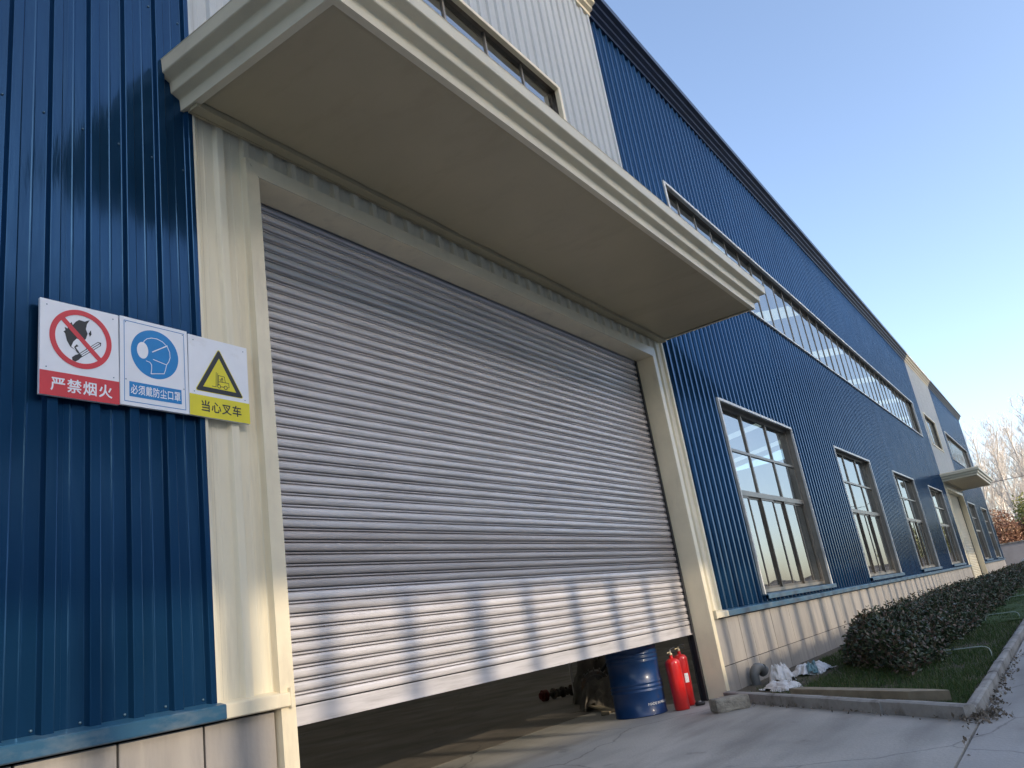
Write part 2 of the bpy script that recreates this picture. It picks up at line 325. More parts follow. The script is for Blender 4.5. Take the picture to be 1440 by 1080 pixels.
def colour(x): return 'cream_paint' if (B0 < x < B1 or B2 < x < B3) else 'blue_paint'
k = math.floor((WX0-SH0)/SHW)
while SH0 + k*SHW < WX1:
    xa, xb = max(WX0, SH0+k*SHW), min(WX1, SH0+(k+1)*SHW); k += 1
    edges = sorted({xa, xb} | {c for c in cuts_col if xa < c < xb})
    for ea, eb in zip(edges, edges[1:]):
        br = sorted({ea, eb} | {v for o in OPEN for v in o[:2] if ea < v < eb})
        segs = {}
        for sa_, sb_ in zip(br, br[1:]):
            mid = (sa_+sb_)/2; zs = [(LEDGE, EAVE)] if colour(mid) == 'blue_paint' else [(LEDGE, 4.62), (4.62, EAVE)]
            for (ox0,ox1,oz0,oz1) in OPEN:
                if ox0 < mid < ox1:
                    nz = []
                    for (p, q) in zs:
                        if oz0 > p: nz.append((p, min(q, oz0)))
                        if oz1 < q: nz.append((max(p, oz1), q))
                    zs = [(p,q) for p,q in nz if q-p > 0.02]
            for z in zs: segs.setdefault(z, []).append((sa_, sb_))
        # runs of equal height become one sheet
        for (z0, z1), lst in segs.items():
            mb = MB(); dy = random.uniform(-0.0012, 0.0012); tilt = random.uniform(-0.0016, 0.0016)
            for (sa_, sb_) in lst:
                pr = profile(sa_, sb_); n = len(pr)
                zz = [z0, z1]
                vs = [(x, y+dy+tilt*(x-xa), z) for z in zz for x, y in pr]
                mb.add(vs, [(i, i+1, n+i+1, n+i) for i in range(n-1)])
            cl_ = colour((ea+eb)/2)
            mb.build('cladding_sheet', 'cream_sky_tint' if (cl_ == 'cream_paint' and z1 > 5.5) else cl_, wall_b)  # upper cream sheets take the painted sky tone

# screws on the near sheets
scw = MB()
for k_ in range(-6, 5):
    x = X_R + k_*PITCH_R - 0.056
    for z in (0.98, 4.04, 5.15):
        if x < 1.2:
            scw.lathe([(0.0062,0),(0.0062,0.003),(0.004,0.006),(0.0,0.006)], 8, (0,0,0))
            n0 = len(scw.v)-32
            for i in range(n0, len(scw.v)):
                a = scw.v[i]; scw.v[i] = (x+a[0], FLAT-a[2]-0.001, z+a[1]+0.003*math.sin(k_*5.0))
tag(part('screws', scw, 'screw_metal'), kind='stuff')

# building shell behind the cladding
sh = MB()
sh.box(WX0, WX1, 18.0, 18.2, 0, EAVE+0.3)
part('rear_wall', sh, 'interior_wall')
for x in (WX0, WX1-0.02):
    sh = MB(); sh.box(x, x+0.02, 0.06, 18.0, 0, EAVE+0.3); part('end_wall', sh, 'blue_paint' if x > 0 else 'interior_wall')
def roof_prof(t): return [(-0.10,EAVE+0.24),(9,EAVE+1.47),(18.3,EAVE+0.17),(18.3,EAVE+0.17+t),(9,EAVE+1.47+t),(-0.10,EAVE+0.24+t)]
RF = empty('roof', (0,0,0), None, None); RF.parent = ws
xr = WX0-0.1; lights_x = [-3.0+7.3*i for i in range(9)]
for lx in lights_x + [None]:
    e_x = lx if lx is not None else WX1+0.1
    g = MB(); g.extx(roof_prof(0.03), xr, e_x); g.build('roof_sheet', 'interior_wall', RF)
    if lx is not None:
        g = MB(); g.extx(roof_prof(0.01), lx+0.002, lx+1.398); g.build('added_skylight', 'added_skylight_sheet', RF); xr = lx+1.4  # unseen roof lights, added to brighten the interior
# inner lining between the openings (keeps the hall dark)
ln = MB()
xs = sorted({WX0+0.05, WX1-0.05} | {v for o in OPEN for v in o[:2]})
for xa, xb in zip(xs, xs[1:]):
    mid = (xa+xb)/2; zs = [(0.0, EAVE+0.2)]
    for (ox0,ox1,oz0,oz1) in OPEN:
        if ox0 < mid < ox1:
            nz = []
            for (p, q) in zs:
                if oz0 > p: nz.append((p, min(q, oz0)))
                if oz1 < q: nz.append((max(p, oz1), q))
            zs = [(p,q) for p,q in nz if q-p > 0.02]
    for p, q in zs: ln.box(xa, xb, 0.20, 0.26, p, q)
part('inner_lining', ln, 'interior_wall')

# plinth tiles
pl = MB()
for a, b in ((WX0, 1.26), (7.69, 37.62), (44.04, WX1)):
    pl.box(a, b, 0.032, 0.19, -0.1, 0.86)
plinth = part('plinth', pl, 'mortar')
TW = 0.442
def tile_mesh(wd, z0, z1):
    b = MB(); b.cbox(0.006, wd-0.006, 0.014, 0.034, z0, z1, 0.003); return b.mesh('tile')
TM = {}
def tiles(xa, xb, x_phase):
    k = math.floor((xa-x_phase)/TW)
    while x_phase + k*TW < xb:
        a, b_ = max(xa, x_phase+k*TW), min(xb, x_phase+(k+1)*TW); k += 1
        if b_-a < 0.03: continue
        for (z0, z1) in ((0.02,0.322),(0.331,0.862)):
            key = (round(b_-a,3), z0)
            if key not in TM: TM[key] = tile_mesh(b_-a, z0, z1)
            mk('tile', TM[key], 'plinth_tile', plinth, (a, random.uniform(-0.0015,0.0015), 0))
tiles(-2.6, 1.255, 0.375); tiles(7.74, 37.6, 7.74); tiles(44.06, WX1, 44.06)

# ledge flashing over the plinth
def ledge(a, b, m, name='ledge_flashing', h=0.0):
    L_ = MB(); L_.extx([(0.03,LEDGE+0.012+h),(-0.045,LEDGE-0.006+h),(-0.050,LEDGE-0.012+h),(-0.050,LEDGE-0.072+h),(-0.040,LEDGE-0.078+h),(-0.040,LEDGE-0.070+h),(0.03,LEDGE-0.066+h)], a, b)
    return part(name, L_, m)
ledge(WX0, 0.905, 'blue_trim'); ledge(0.905, 1.31, 'cream_frame'); ledge(7.75, 8.16, 'cream_frame')
e = MB(); e.cbox(7.735,7.752,-0.056,0.03,LEDGE-0.085,LEDGE+0.02,0.003); part('ledge_end', e, 'cream_frame')
e = MB(); e.cbox(1.310,1.326,-0.056,0.03,LEDGE-0.085,LEDGE+0.02,0.003); part('ledge_end', e, 'cream_frame')
ledge(8.16, 37.5, 'blue_trim'); ledge(44.2, WX1, 'blue_trim')
# corner flashing at the far end
e = MB(); e.box(WX1-0.11, WX1+0.02, -0.012, -0.008, LEDGE, EAVE); part('corner_flashing', e, 'blue_trim')

# eave gutter: stepped moulding, navy over blue bays, cream over cream bays
gp = [(0.05,-0.03),(-0.015,-0.03),(-0.015,0.035),(-0.07,0.06),(-0.07,0.12),(-0.13,0.145),(-0.13,0.215),(-0.20,0.24),(-0.20,0.34),(-0.185,0.345),(0.05,0.345)]
gx = [WX0-0.1, B0, B1, B2, B3, WX1+0.15]
for i in range(5):
    g = MB(); g.extx([(y, EAVE+z) for y, z in gp], gx[i]+0.002, gx[i+1]-0.002); part('eave_gutter', g, 'cream_frame' if i in (1,3) else 'navy_gutter')
# window frames and panes
RS = 0.095; RC = 0.140     # recess of the glazing
def big_window(a, b):
    wo = MB(); z0, z1 = 1.055, 3.986
    t = 0.032
    for (x0,x1,y0,y1,p,q) in ((a-0.01,a+t,-0.010,0.03,z0,z1+0.012),(b-t,b+0.01,-0.010,0.03,z0,z1+0.012)):
        wo.cbox(x0,x1,y0,y1,p,q,0.003)
    wo.cbox(a+t,b-t,-0.012,0.03,z1-t,z1+0.014,0.003)
    W = wo.build('window', 'white_trim', ws)
    # reveals
    rv = MB(); rv.box(a+0.004,a+0.016,0.03,0.2,z0,z1); rv.box(b-0.016,b-0.004,0.03,0.2,z0,z1); rv.box(a,b,0.03,0.2,z1-0.016,z1-0.004)
    rv.build('reveal', 'bronze_frame', W)
    si = MB(); si.extx([(0.2,z0+0.03),(-0.05,z0+0.002),(-0.056,z0-0.005),(-0.056,z0-0.06),(-0.046,z0-0.06),(-0.046,z0-0.012),(0.2,z0-0.01)], a-0.03, b+0.03)
    si.build('sill', 'blue_trim', W)
    fr = MB(); d0, d1 = RC-0.02, RC+0.03
    ia, ib = a+0.017, b-0.017; iz0, iz1 = z0+0.03, z1-0.017
    r1, r2 = 2.21+1.04, 1.53+1.04
    fr.box(ia,ia+0.05,d0,d1,iz0,iz1); fr.box(ib-0.05,ib,d0,d1,iz0,iz1); fr.box(ia+0.05,ib-0.05,d0,d1,iz1-0.05,iz1); fr.box(ia+0.05,ib-0.05,d0,d1,iz0,iz0+0.05)
    fr.box(ia+0.05,ib-0.05,d0-0.004,d1,r1-0.022,r1+0.022); fr.box(ia+0.05,ib-0.05,d0-0.012,d1,r2-0.04,r2+0.04)
    cw = (ib-ia)/3
    for i in (1,2):
        x = ia+cw*i
        for (p,q) in ((r1+0.022,iz1-0.05),(r2+0.04,r1-0.022)): fr.box(x-0.024,x+0.024,d0-0.002,d1,p,q)
    fr.build('frame', 'bronze_frame', W)
    # fixed panes above
    for i in range(3):
        for (p,q) in ((r1+0.01,iz1-0.03),(r2+0.03,r1-0.01)):
            x0, x1 = ia+cw*i+0.02, ia+cw*(i+1)-0.02
            pn = MB(); tl = random.uniform(-0.003,0.003); tv = random.uniform(-0.003,0.003)
            pn.add([(x0,RC-tl-tv,p),(x1,RC+tl-tv,p),(x1,RC+tl+tv,q),(x0,RC-tl+tv,q)], [(0,1,2,3)]); pn.build('pane', 'window_glass', W)
    # six sliding sashes
    sw = (ib-ia-0.1)/6
    for i in range(6):
        x0 = ia+0.05+sw*i; y = RC + (0.013 if i % 2 else -0.013)
        s_ = MB(); zz0, zz1 = iz0+0.05, r2-0.04; tt = 0.034
        x0e, x1e = x0-0.012, x0+sw+0.012
        s_.box(x0e,x0e+tt,y-0.011,y+0.011,zz0,zz1); s_.box(x1e-tt,x1e,y-0.011,y+0.011,zz0,zz1); s_.box(x0e+tt,x1e-tt,y-0.011,y+0.011,zz1-tt,zz1); s_.box(x0e+tt,x1e-tt,y-0.011,y+0.011,zz0,zz0+tt)
        s_.build('sash', 'sash_frame', W)
        tl = random.uniform(-0.004,0.004)
        pn = MB(); pn.add([(x0e+tt*.7,y-tl,zz0+tt*.7),(x1e-tt*.7,y+tl,zz0+tt*.7),(x1e-tt*.7,y+tl,zz1-tt*.7),(x0e+tt*.7,y-tl,zz1-tt*.7)], [(0,1,2,3)]); pn.build('pane', 'window_glass', W)
for a, b in WIN: big_window(a, b)
def strip_window(a, b, z0, z1, trim):
    wo = MB(); t = 0.05
    wo.cbox(a-0.012,a+t,-0.022,0.04,z0-0.012,z1+0.012,0.003); wo.cbox(b-t,b+0.012,-0.022,0.04,z0-0.012,z1+0.012,0.003)
    wo.cbox(a+t,b-t,-0.026,0.04,z1-t*0.7,z1+0.014,0.003); wo.cbox(a+t,b-t,-0.034,0.04,z0-0.014,z0+t*0.5,0.003)
    W = wo.build('strip_window', trim, ws)
    rv = MB(); rv.box(a+0.004,a+0.014,0.04,0.2,z0,z1); rv.box(b-0.014,b-0.004,0.04,0.2,z0,z1); rv.box(a,b,0.04,0.2,z1-0.016,z1-0.004); rv.box(a,b,0.04,0.2,z0+0.004,z0+0.016)
    rv.build('reveal', 'sash_frame', W)
    n = max(2, round((b-a)/0.775)); pw = (b-a)/n
    mm = MB(); mm.box(-0.016,0.016,RS-0.014,RS+0.02,z0+0.016,z1-0.016); mmesh = mm.mesh('mullion')
    for i in range(1, n): mk('mullion', mmesh, 'bronze_frame', W, (a+pw*i,0,0))
    for i in range(n):
        tl = random.uniform(-0.004,0.004); tv = random.uniform(-0.004,0.004)
        pn = MB(); x0, x1 = a+pw*i+0.015, a+pw*(i+1)-0.015
        pn.add([(x0,RS-tl-tv,z0+0.012),(x1,RS+tl-tv,z0+0.012),(x1,RS+tl+tv,z1-0.012),(x0,RS-tl+tv,z1-0.012)], [(0,1,2,3)]); pn.build('pane', 'window_glass', W)
for i, s_ in enumerate(STRIP): strip_window(*s_, 'cream_frame' if i in (0,2) else 'white_trim')

# ------------------------------------------------------------------ door bays: frame, roller shutter, canopy
SLAT = 0.075
def slat_mesh(wd):
    b = MB(); pr = []
    for i in range(9):                     # convex face
        t = i/8; pr.append((-0.010*math.sin(math.pi*t)**0.5, 0.0035+0.0485*t))
    pr += [(0.026,0.0525),(0.026,0.0575),(0.000,0.0580),(-0.0045,0.0605),(-0.0055,0.0635),(-0.0045,0.0665),(0.000,0.0690),(0.026,0.0695),(0.026,0.0770)]
    n = len(pr)
    b.add([(0,y,z) for y,z in pr]+[(wd,y,z) for y,z in pr], [(i,i+1,n+i+1,n+i)[::-1] for i in range(n-1)], False)
    # back sheet gives the slat its thickness
    b.add([(0,0.028,0.0),(wd,0.028,0.0),(wd,0.028,0.0770),(0,0.028,0.0770)], [(0,1,2,3)])
    m = b.mesh('slat')
    for i, p in enumerate(m.polygons): p.use_smooth = (i < 8)
    return m
def door_bay(x0, x1, zbot, ztop, ysh, shut_mat, dent=True):
    fl = 0.10
    F = MB()                                   # frame: flanges lie over the cladding, mitred, with reveals
    yb, yf = -0.030, 0.0
    F.add([(x0-fl,yb,0.0),(x0,yb,0.0),(x0,yb,ztop),(x0-fl,yb,ztop+fl+0.02)], [(0,1,2,3)])
    F.add([(x1,yb,0.0),(x1+fl,yb,0.0),(x1+fl,yb,ztop+fl+0.02),(x1,yb,ztop)], [(0,1,2,3)])
    F.add([(x0-fl+.003,yb,ztop+fl+0.02),(x0+.003,yb,ztop+.002),(x1-.003,yb,ztop+.002),(x1+fl-.003,yb,ztop+fl+0.02)], [(0,1,2,3)])
    F.add([(x0-fl,yb,0),(x0-fl,yb,ztop+fl+.02),(x0-fl,0.03,ztop+fl+.02),(x0-fl,0.03,0)], [(0,1,2,3)])
    F.add([(x1+fl,yb,0),(x1+fl,yb,ztop+fl+.02),(x1+fl,0.03,ztop+fl+.02),(x1+fl,0.03,0)], [(3,2,1,0)])
    F.add([(x0-fl,yb,ztop+fl+.02),(x1+fl,yb,ztop+fl+.02),(x1+fl,0.03,ztop+fl+.02),(x0-fl,0.03,ztop+fl+.02)], [(0,1,2,3)])
    yr = ysh-0.03
    F.add([(x0,yb,0),(x0,yr,0),(x0,yr,ztop),(x0,yb,ztop)], [(0,1,2,3)]); F.add([(x1,yb,0),(x1,yr,0),(x1,yr,ztop),(x1,yb,ztop)], [(3,2,1,0)])
    F.add([(x0,yb,ztop),(x1,yb,ztop),(x1,yr,ztop),(x0,yr,ztop)], [(0,1,2,3)])
    part('door_frame', F, 'cream_frame')
    for x, s in ((x0,1),(x1,-1)):
        G = MB(); G.box(min(x,x+s*0.055),max(x,x+s*0.055),ysh-0.030,ysh-0.022,0.0,ztop); G.box(min(x+s*0.001,x+s*0.008),max(x+s*0.001,x+s*0.008),ysh-0.021,ysh+0.06,0,ztop); G.box(min(x,x+s*0.055),max(x,x+s*0.055),ysh+0.040,ysh+0.048,0.0,ztop)
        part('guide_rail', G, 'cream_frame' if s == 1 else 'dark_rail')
    # mullion-like lining behind the header so nothing shows above the shutter
    H = MB(); H.box(x0-0.1,x1+0.1,ysh+0.12,ysh+0.4,ztop-0.05,ztop+0.5); part('shutter_box', H, 'dark_rail')
    bb = MB()
    bb.box(x0+0.018, x1-0.018, ysh-0.006, ysh+0.010, zbot, zbot+0.100); bb.box(x0+0.018, x1-0.018, ysh-0.022, ysh+0.022, zbot-0.005, zbot+0.002)
    bb.box(x0+0.018, x1-0.018, ysh-0.0085, ysh-0.006, zbot+0.086, zbot+0.094)
    S = bb.build('roller_shutter', shut_mat, ws)
    sm_ = slat_mesh(x1-x0-0.024); z = zbot+0.105; i = 0; wm_ = []
    while z < ztop + 0.02:
        darkened = shut_mat == 'galvanised' and 1.50 < z < 1.83  # slats that carry the painted dark reflection
        if darkened and not wm_: wm_.append(sm_.copy()); wm_[0].materials.clear()
        o = mk('slat', wm_[0] if darkened else sm_, 'galvanised_dark_reflection' if darkened else shut_mat, S, (x0+0.012, ysh+random.uniform(-0.0008,0.0008), z)); o.rotation_euler.x = random.uniform(-0.035,0.035); z += SLAT; i += 1
door_bay(1.36, 7.59, 0.75, 4.19, 0.235, 'galvanised')
door_bay(37.70, 43.95, 0.06, 4.19, 0.235, 'cream_paint')

def canopy(x0, x1, d, z, name_lbl):
    """soffit at z, tiered fascia on three sides"""
    pr = [(0.0,0.0),(0.006,0.075),(0.012,0.080),(0.062,0.098),(0.066,0.104),(0.072,0.168),(0.078,0.174),(0.134,0.194),(0.140,0.200),(0.146,0.285),(0.150,0.290),(0.120,0.330)]
    C = empty('canopy', (0,0,0), None, None); C.parent = ws
    F = MB(); n = len(pr)
    def ring(off, zz): return [(x0-off, 0.03, z+zz), (x0-off, -d-off, z+zz), (x1+off, -d-off, z+zz), (x1+off, 0.03, z+zz)]
    vs = []
    for off, zz in pr: vs += ring(off, zz)
    fs = []
    for i in range(n-1):
        for k in range(3): fs.append((i*4+k, (i+1)*4+k, (i+1)*4+k+1, i*4+k+1)[::-1])
    F.add(vs, fs)
    t = (n-1)*4; F.add([vs[t],vs[t+1],vs[t+2],vs[t+3]], [(0,1,2,3)])
    # end caps of the tiers against the wall are closed by the cladding; lower lip
    F.add([(x0,0.03,z),(x0,-d,z),(x1,-d,z),(x1,0.03,z),(x0+0.05,0.03,z),(x0+0.05,-d+0.05,z),(x1-0.05,-d+0.05,z),(x1-0.05,0.03,z)], [(0,1,5,4),(1,2,6,5),(2,3,7,6)])
    F.build('fascia', 'canopy_paint', C)
    n_p = 1; pw = (x1-x0-0.1)/n_p
    for i in range(n_p):
        S = MB(); a = x0+0.05+pw*i+0.0012; b = x0+0.05+pw*(i+1)-0.0012
        nx, ny = 72, 10; vv = []
        for jx in range(nx+1):
            for jy in range(ny+1):
                fx, fy = jx/nx, jy/ny
                vv.append((a+(b-a)*fx, -d+0.05+(d-0.165)*fy, z+0.012+0.009*noise.noise(Vector((fx*14,fy*1.5,i)))+0.009*noise.noise(Vector((fx*36,fy*2.0,4)))*fy**2))
        S.add(vv, [(jx*(ny+1)+jy, jx*(ny+1)+jy+1, (jx+1)*(ny+1)+jy+1, (jx+1)*(ny+1)+jy)[::-1] for jx in range(nx) for jy in range(ny)], True)
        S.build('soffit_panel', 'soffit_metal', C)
    T = MB(); T.box(x0+0.02,x1-0.02,-0.106,-0.034,z-0.024,z+0.03); T.box(x0+0.03,x1-0.03,-0.022,-0.004,z-0.016,z+0.03)
    T.build('wall_angle', 'soffit_metal', C)
canopy(0.829, 8.010, 1.335, 4.475, '')
canopy(37.15, 44.35, 1.335, 4.475, '')

# ------------------------------------------------------------------ signs
def fill(mb, poly, d, t=0.0006):
    """closed polygon (u,v) as a thin raised print at depth d in front of the sign face"""
    n = len(poly); bm = bmesh.new()
    vs = [bm.verts.new((u, -d, v)) for u, v in poly]
    es = [bm.edges.new((vs[i], vs[(i+1)%n])) for i in range(n)]
    bmesh.ops.triangle_fill(bm, edges=es, use_beauty=True, use_dissolve=False)
    bmesh.ops.recalc_face_normals(bm, faces=bm.faces[:])
    mb.addbm(bm)
def stroke(mb, pts, wd, d):
    for (a, b) in zip(pts, pts[1:]):
        dx, dy = b[0]-a[0], b[1]-a[1]; l = math.hypot(dx, dy) or 1; ex, ey = dx/l*wd*0.3, dy/l*wd*0.3; nx, ny = -dy/l*wd/2, dx/l*wd/2
        mb.add([(a[0]-ex+nx,-d,a[1]-ey+ny),(a[0]-ex-nx,-d,a[1]-ey-ny),(b[0]+ex-nx,-d,b[1]+ey-ny),(b[0]+ex+nx,-d,b[1]+ey+ny)], [(0,1,2,3)])
        d += 0.000004
def circ(cx, cy, r, n=64, a0=0, a1=2*math.pi, ry=None):
    return [(cx+r*math.cos(a0+(a1-a0)*i/n), cy+(ry or r)*math.sin(a0+(a1-a0)*i/n)) for i in range(n)]
def ringm(mb, cx, cy, ro, ri, d, n=72):
    vs = []
    for i in range(n):
        a = 2*math.pi*i/n; vs += [(cx+ro*math.cos(a),-d,cy+ro*math.sin(a)),(cx+ri*math.cos(a),-d,cy+ri*math.sin(a))]
    mb.add(vs, [(2*i, 2*i+1, (2*i+3)%(2*n), (2*i+2)%(2*n)) for i in range(n)])
def text(body, parent, m, cx, cz, width, height, d, bold=0.0, name='lettering', spacing=1.0):
    """print of real letters; weight comes from a few shifted layers"""
    cu = bpy.data.curves.new('text', 'FONT'); cu.body = body; cu.size = 1.0; cu.space_character = spacing; cu.resolution_u = 3
    to = bpy.data.objects.new('text', cu); COL.objects.link(to)
    dg = bpy.context.evaluated_depsgraph_get(); me = bpy.data.meshes.new_from_object(to.evaluated_get(dg))
    bpy.data.objects.remove(to)
    xs_ = [v.co.x for v in me.vertices]; ys_ = [v.co.y for v in me.vertices]
    sx = width/(max(xs_)-min(xs_)); sy = height/(max(ys_)-min(ys_)); mx_, my_ = (max(xs_)+min(xs_))/2, (max(ys_)+min(ys_))/2
    mb = MB(); fs = [tuple(p.vertices) for p in me.polygons]
    offs = [(0,0)] + ([(bold*math.cos(R_(a)), bold*math.sin(R_(a))) for a in range(0,360,45)] if bold else [])
    for i, (ox, oy) in enumerate(offs):
        mb.add([((v.co.x-mx_+ox)*sx+cx, -d-0.00003*i, (v.co.y-my_+oy)*sy+cz) for v in me.vertices], fs)
    return mb.build(name, m, parent)
def sign_root(x, z, wd, ht, tilt, label):
    root = empty('safety_sign', (x, -0.006, z), label, 'sign', 'safety signs in a row beside the shutter door'); root.rotation_euler.y = tilt
    B = MB(); B.cbox(0,wd,-0.018,0.0,0,ht,0.0015); B.build('board', 'sign_white', root)
    K_ = MB()
    for (u,v) in ((0.03,ht-0.03),(wd-0.03,ht-0.03),(0.03,0.14),(wd-0.03,0.14)): fill(K_, circ(u,v,0.0035,10), 0.0195)
    tag(K_.build('rivets', 'screw_metal', root), kind='stuff')
    return root
SW, SHT = 0.394, 0.494; DF = 0.0190
# 1: no open flames
s1 = sign_root(-0.015, 2.448, 0.392, 0.492, -0.006, 'white sign with red prohibition ring over a flame and red text band')
b = MB(); fill(b, [(0,0),(0.392,0),(0.392,0.122),(0,0.122)], DF); b.build('text_band', 'sign_red', s1)
cx, cy = 0.198, 0.314
b = MB()
fill(b, [(cx+u*0.142, cy+v*0.142) for u, v in [(-0.08,0.72),(0.12,0.70),(0.30,0.80),(0.20,0.62),(0.16,0.42),(0.22,0.26),(0.16,0.05),(0.04,-0.08),(-0.04,-0.26),(-0.02,-0.12),(-0.16,-0.16),(-0.10,-0.28),(-0.20,-0.34),(-0.12,-0.44),(-0.06,-0.52),(-0.12,-0.56),(-0.22,-0.44),(-0.38,-0.36),(-0.50,-0.16),(-0.56,0.10),(-0.62,0.16),(-0.55,0.22),(-0.58,0.34),(-0.48,0.30),(-0.44,0.46),(-0.34,0.58),(-0.30,0.48),(-0.20,0.62)]], DF)
fill(b, [(cx+u*0.142, cy+v*0.142) for u, v in [(0.26,0.28),(0.34,0.42),(0.36,0.26),(0.30,0.16)]], DF)
fill(b, [(cx+u*0.142, cy+v*0.142) for u, v in [(0.18,-0.34),(0.24,-0.20),(0.10,-0.42),(-0.02,-0.58)]], DF)
b.build('flame', 'sign_black', s1)
def rot2(pts, a, ox, oy): return [(ox+u*math.cos(a)-v*math.sin(a), oy+u*math.sin(a)+v*math.cos(a)) for u, v in pts]
b = MB(); fill(b, [(cx-0.006+u*0.17, cy-0.004+v*0.17) for u, v in [(-0.10,0.02),(0.02,-0.02),(0.08,0.10),(0.06,-0.10),(-0.02,-0.24),(-0.10,-0.16),(-0.18,-0.26),(-0.12,-0.36),(-0.26,-0.26),(-0.20,-0.10)]], DF+0.0003); b.build('flame_core', 'sign_white', s1)
b = MB(); A = R_(40); mo = (cx-0.012, cy-0.092)
fill(b, rot2([(0.0,-0.011),(0.135,-0.012),(0.147,0.0),(0.135,0.012),(0.0,0.011),(-0.012,0.014),(-0.034,0.013),(-0.042,0.0),(-0.034,-0.013),(-0.012,-0.014)], A, *mo), DF+0.00004); b.build('match', 'sign_black', s1)
b = MB(); fill(b, rot2([(0.014,-0.0015),(0.014,-0.0075),(0.132,-0.0085),(0.138,-0.002)], A, *mo), DF+0.0004); fill(b, rot2([(0.014,0.0015),(0.014,0.0075),(0.132,0.0085),(0.138,0.002)], A, *mo), DF+0.0004); b.build('match_highlight', 'sign_white', s1)
b = MB(); ringm(b, cx, cy, 0.155, 0.128, DF+0.0008); b.build('prohibition_ring', 'sign_red', s1)
b = MB(); stroke(b, [(cx-0.092,cy+0.092),(cx+0.092,cy-0.092)], 0.025, DF+0.00076); b.build('slash', 'sign_red', s1)
text('严禁烟火', s1, 'sign_white', 0.202, 0.061, 0.300, 0.068, DF+0.0005, 0.018, spacing=1.12)
# 2: dust mask
s2 = sign_root(0.381, 2.456, 0.393, 0.490, 0.004, 'white sign with blue disc showing a masked head and thin blue border')
b = MB(); stroke(b, [(0.022,0.022),(0.371,0.022),(0.371,0.468),(0.022,0.468),(0.022,0.022)], 0.0035, DF); b.build('border', 'sign_blue', s2)
b = MB(); fill(b, circ(0.196,0.308,0.138), DF); b.build('disc', 'sign_blue', s2)
b = MB(); fill(b, [(0.048,0.050),(0.348,0.050),(0.348,0.132),(0.048,0.132)], DF); b.build('text_band', 'sign_blue', s2)
b = MB(); fill(b, circ(0.124,0.318,0.032,32,ry=0.047), DF+0.0006)
hx, hy = 0.196, 0.308
stroke(b, [(hx-0.072,hy+0.040),(hx-0.062,hy+0.066),(hx-0.046,hy+0.082),(hx-0.020,hy+0.092),(hx+0.012,hy+0.094),(hx+0.045,hy+0.084),(hx+0.072,hy+0.062),(hx+0.086,hy+0.032),(hx+0.088,hy+0.000),(hx+0.080,hy-0.024),(hx+0.066,hy-0.046),(hx+0.058,hy-0.078),(hx+0.050,hy-0.100),(hx-0.026,hy-0.114),(hx-0.022,hy-0.086),(hx-0.022,hy-0.062),(hx-0.032,hy-0.050),(hx-0.052,hy-0.046)], 0.0038, DF+0.0005)
stroke(b, [(hx-0.016,hy+0.012),(hx+0.072,hy+0.066)], 0.006, DF+0.0008); stroke(b, [(hx-0.012,hy-0.030),(hx+0.066,hy-0.046)], 0.0042, DF+0.0008)
b.build('masked_head', 'sign_white', s2)
text('必须戴防尘口罩', s2, 'sign_white', 0.198, 0.091, 0.284, 0.052, DF+0.0006, 0.014, spacing=1.05)
# 3: forklift warning
s3 = sign_root(0.777, 2.456, 0.397, 0.478, 0.014, 'white sign with black and yellow forklift triangle above a yellow text band')
b = MB(); fill(b, [(0,0),(0.397,0),(0.397,0.124),(0,0.124)], DF); b.build('text_band', 'sign_yellow', s3)
def rtri(cx, by, s, r, n=6):
    h = s*math.sqrt(3)/2; P_ = [(cx-s/2,by),(cx+s/2,by),(cx,by+h)]; g = (cx, by+h/3); out = []
    for i, p in enumerate(P_):
        dx, dy = g[0]-p[0], g[1]-p[1]; l = math.hypot(dx,dy); c_ = (p[0]+dx/l*r*2, p[1]+dy/l*r*2); base = [210,330,90][i]
        for k_ in range(n+1):
            a = R_(base-60+120*k_/n); out.append((c_[0]+r*math.cos(a), c_[1]+r*math.sin(a)))
    return out
b = MB(); fill(b, rtri(0.197,0.148,0.326,0.010), DF); b.build('triangle_edge', 'sign_yellow', s3)
b = MB(); fill(b, rtri(0.197,0.151,0.314,0.008), DF+0.0004); b.build('triangle_border', 'sign_black', s3)
b = MB(); fill(b, rtri(0.197,0.178,0.220,0.001), DF+0.0008); b.build('triangle_field', 'sign_yellow', s3)
b = MB(); fx, fy = 0.145, 0.190; d_ = DF+0.0012
for pts in ([(0,0),(0.028,0)], [(0.026,0.0),(0.030,0.088)], [(0.036,0.004),(0.040,0.084)], [(0.042,0.072),(0.084,0.070),(0.090,0.034)], [(0.044,0.070),(0.044,0.012)], [(0.044,0.034),(0.112,0.036),(0.114,0.010),(0.100,0.006)],
            [(0.060,0.036),(0.062,0.052),(0.072,0.054),(0.072,0.036)], [(0.062,0.056),(0.070,0.062),(0.072,0.056)], [(0.054,0.006),(0.082,0.006)], [(0.052,0.048),(0.062,0.044)]):
    stroke(b, [(fx+u, fy+v) for u, v in pts], 0.0034, d_); d_ += 0.00006
ringm(b, fx+0.046, fy+0.006, 0.0125, 0.0085, d_, 24); ringm(b, fx+0.090, fy+0.005, 0.0125, 0.0085, d_, 24)
b.build('forklift', 'sign_black', s3)
text('当心叉车', s3, 'sign_black', 0.205, 0.064, 0.262, 0.064, DF+0.0006, 0.018, spacing=1.08)

